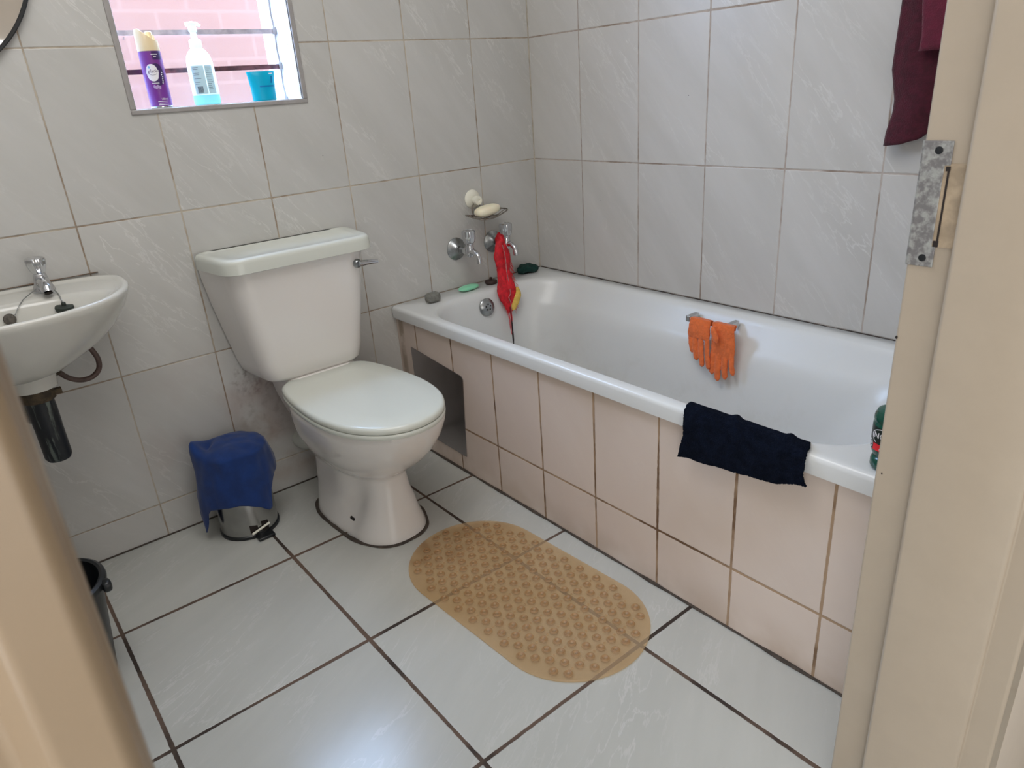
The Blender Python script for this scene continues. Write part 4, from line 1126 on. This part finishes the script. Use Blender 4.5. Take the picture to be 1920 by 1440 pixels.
for k in range(4): wellipse(m, cc, .02695, th, -.006 + .004 * k, SZ + .050 - .002 * (k % 2), .0030, .0042, 8)
obj('berry_print', m, M['lav'], can, smooth=False)

# pump bottle
pc = (-1.103, .050); th = bear(pc)
pbt = thing('pump_bottle', 'translucent white pump bottle with a grey back label, middle of the window sill', 'bottle', (pc[0], pc[1], SZ))
def prof(lst, n=48): return MB().lathe(lst, (pc[0], pc[1], SZ), (0, 0, 1), n)
obj('bottle_body', prof([(.0325, .022), (.0335, .024), (.0335, .088), (.0325, .105), (.029, .120), (.022, .131), (.014, .138), (.0125, .140)]), M['pump'], pbt)
obj('liquid_level', prof([(.029, 0), (.0325, .002), (.0335, .006), (.0335, .0238), (.0325, .024)]), M['cyan'], pbt)
obj('collar', prof([(.0145, .138), (.0155, .140), (.0155, .156), (.012, .159), (.008, .160), (.0075, .178)], 32), M['pump'], pbt)
m = prof([(.0095, .176), (.0105, .178), (.0105, .194), (.0095, .197)], 24)
m.tube([(pc[0] - .016, pc[1], SZ + .1935), (pc[0], pc[1] - .002, SZ + .195), (pc[0] + .012, pc[1] - .004, SZ + .1945), (pc[0] + .020, pc[1] - .005, SZ + .189)], [.005, .006, .0045, .0035], 12)
obj('pump_head', m, M['pump'], pbt)
m = MB(); wquad(m, pc, .0337, th, -.026, .0065, SZ + .0265, SZ + .095, 14); wquad(m, pc, .0337, th, .009, .030, SZ + .0265, SZ + .095, 10)
lb = obj('back_label', m, M['label'], pbt)
m = MB()
rnd = random.Random(8)
for k in range(13):
    z = SZ + .090 - .0044 * k
    if k not in (2, 5, 7) and k < 10: wquad(m, pc, .0339, th, -.022, -.022 + rnd.uniform(.012, .026), z, z + .0008, 6)
    if k not in (6,): wquad(m, pc, .0339, th, .011, .011 + rnd.uniform(.008, .017), z, z + .0009, 5)
for k in range(13): 
    x = -.018 + k * .0011; wquad(m, pc, .0339, th, x, x + (.0007 if k % 3 else .00095), SZ + .030, SZ + .045, 1)
wquad(m, pc, .0339, th, -.018, -.004, SZ + .0285, SZ + .0293, 4)
obj('label_print', m, M['ink'], lb, smooth=False)

# teal tub
tc = (-.945, .050); th = bear(tc)
tb = thing('plastic_tub', 'small bright teal plastic tub at the right end of the window sill', 'tub', (tc[0], tc[1], SZ))
rings = []
for z, a, b_ in ((0, .031, .022), (.002, .033, .024), (.03, .0335, .023), (.060, .037, .020), (.073, .0395, .015), (.076, .0395, .013)):
    rings.append([(tc[0] + a * math.cos(2 * PI * i / 40), tc[1] + b_ * math.sin(2 * PI * i / 40), SZ + z) for i in range(40)])
obj('tub_shell', MB().loft(rings), M['teal'], tb)
m = MB().grid(lambda u, v: (tc[0] - .018 + .040 * u, tc[1] - .0275 + .010 * abs(u - .4) ** 2, SZ + .035 + .004 * v), 8, 1)
m.grid(lambda u, v: (tc[0] + .016 + .005 * u + .003 * v, tc[1] - .0215, SZ + .045 + .018 * v), 1, 2)
obj('tub_print', m, M['teal_dark'], tb, smooth=False)
m = MB().grid(lambda u, v: (tc[0] + .015 + .010 * u, tc[1] - .0212, SZ + .068 + .002 * v), 1, 1)
obj('white_print', m, M['white'], tb, smooth=False)
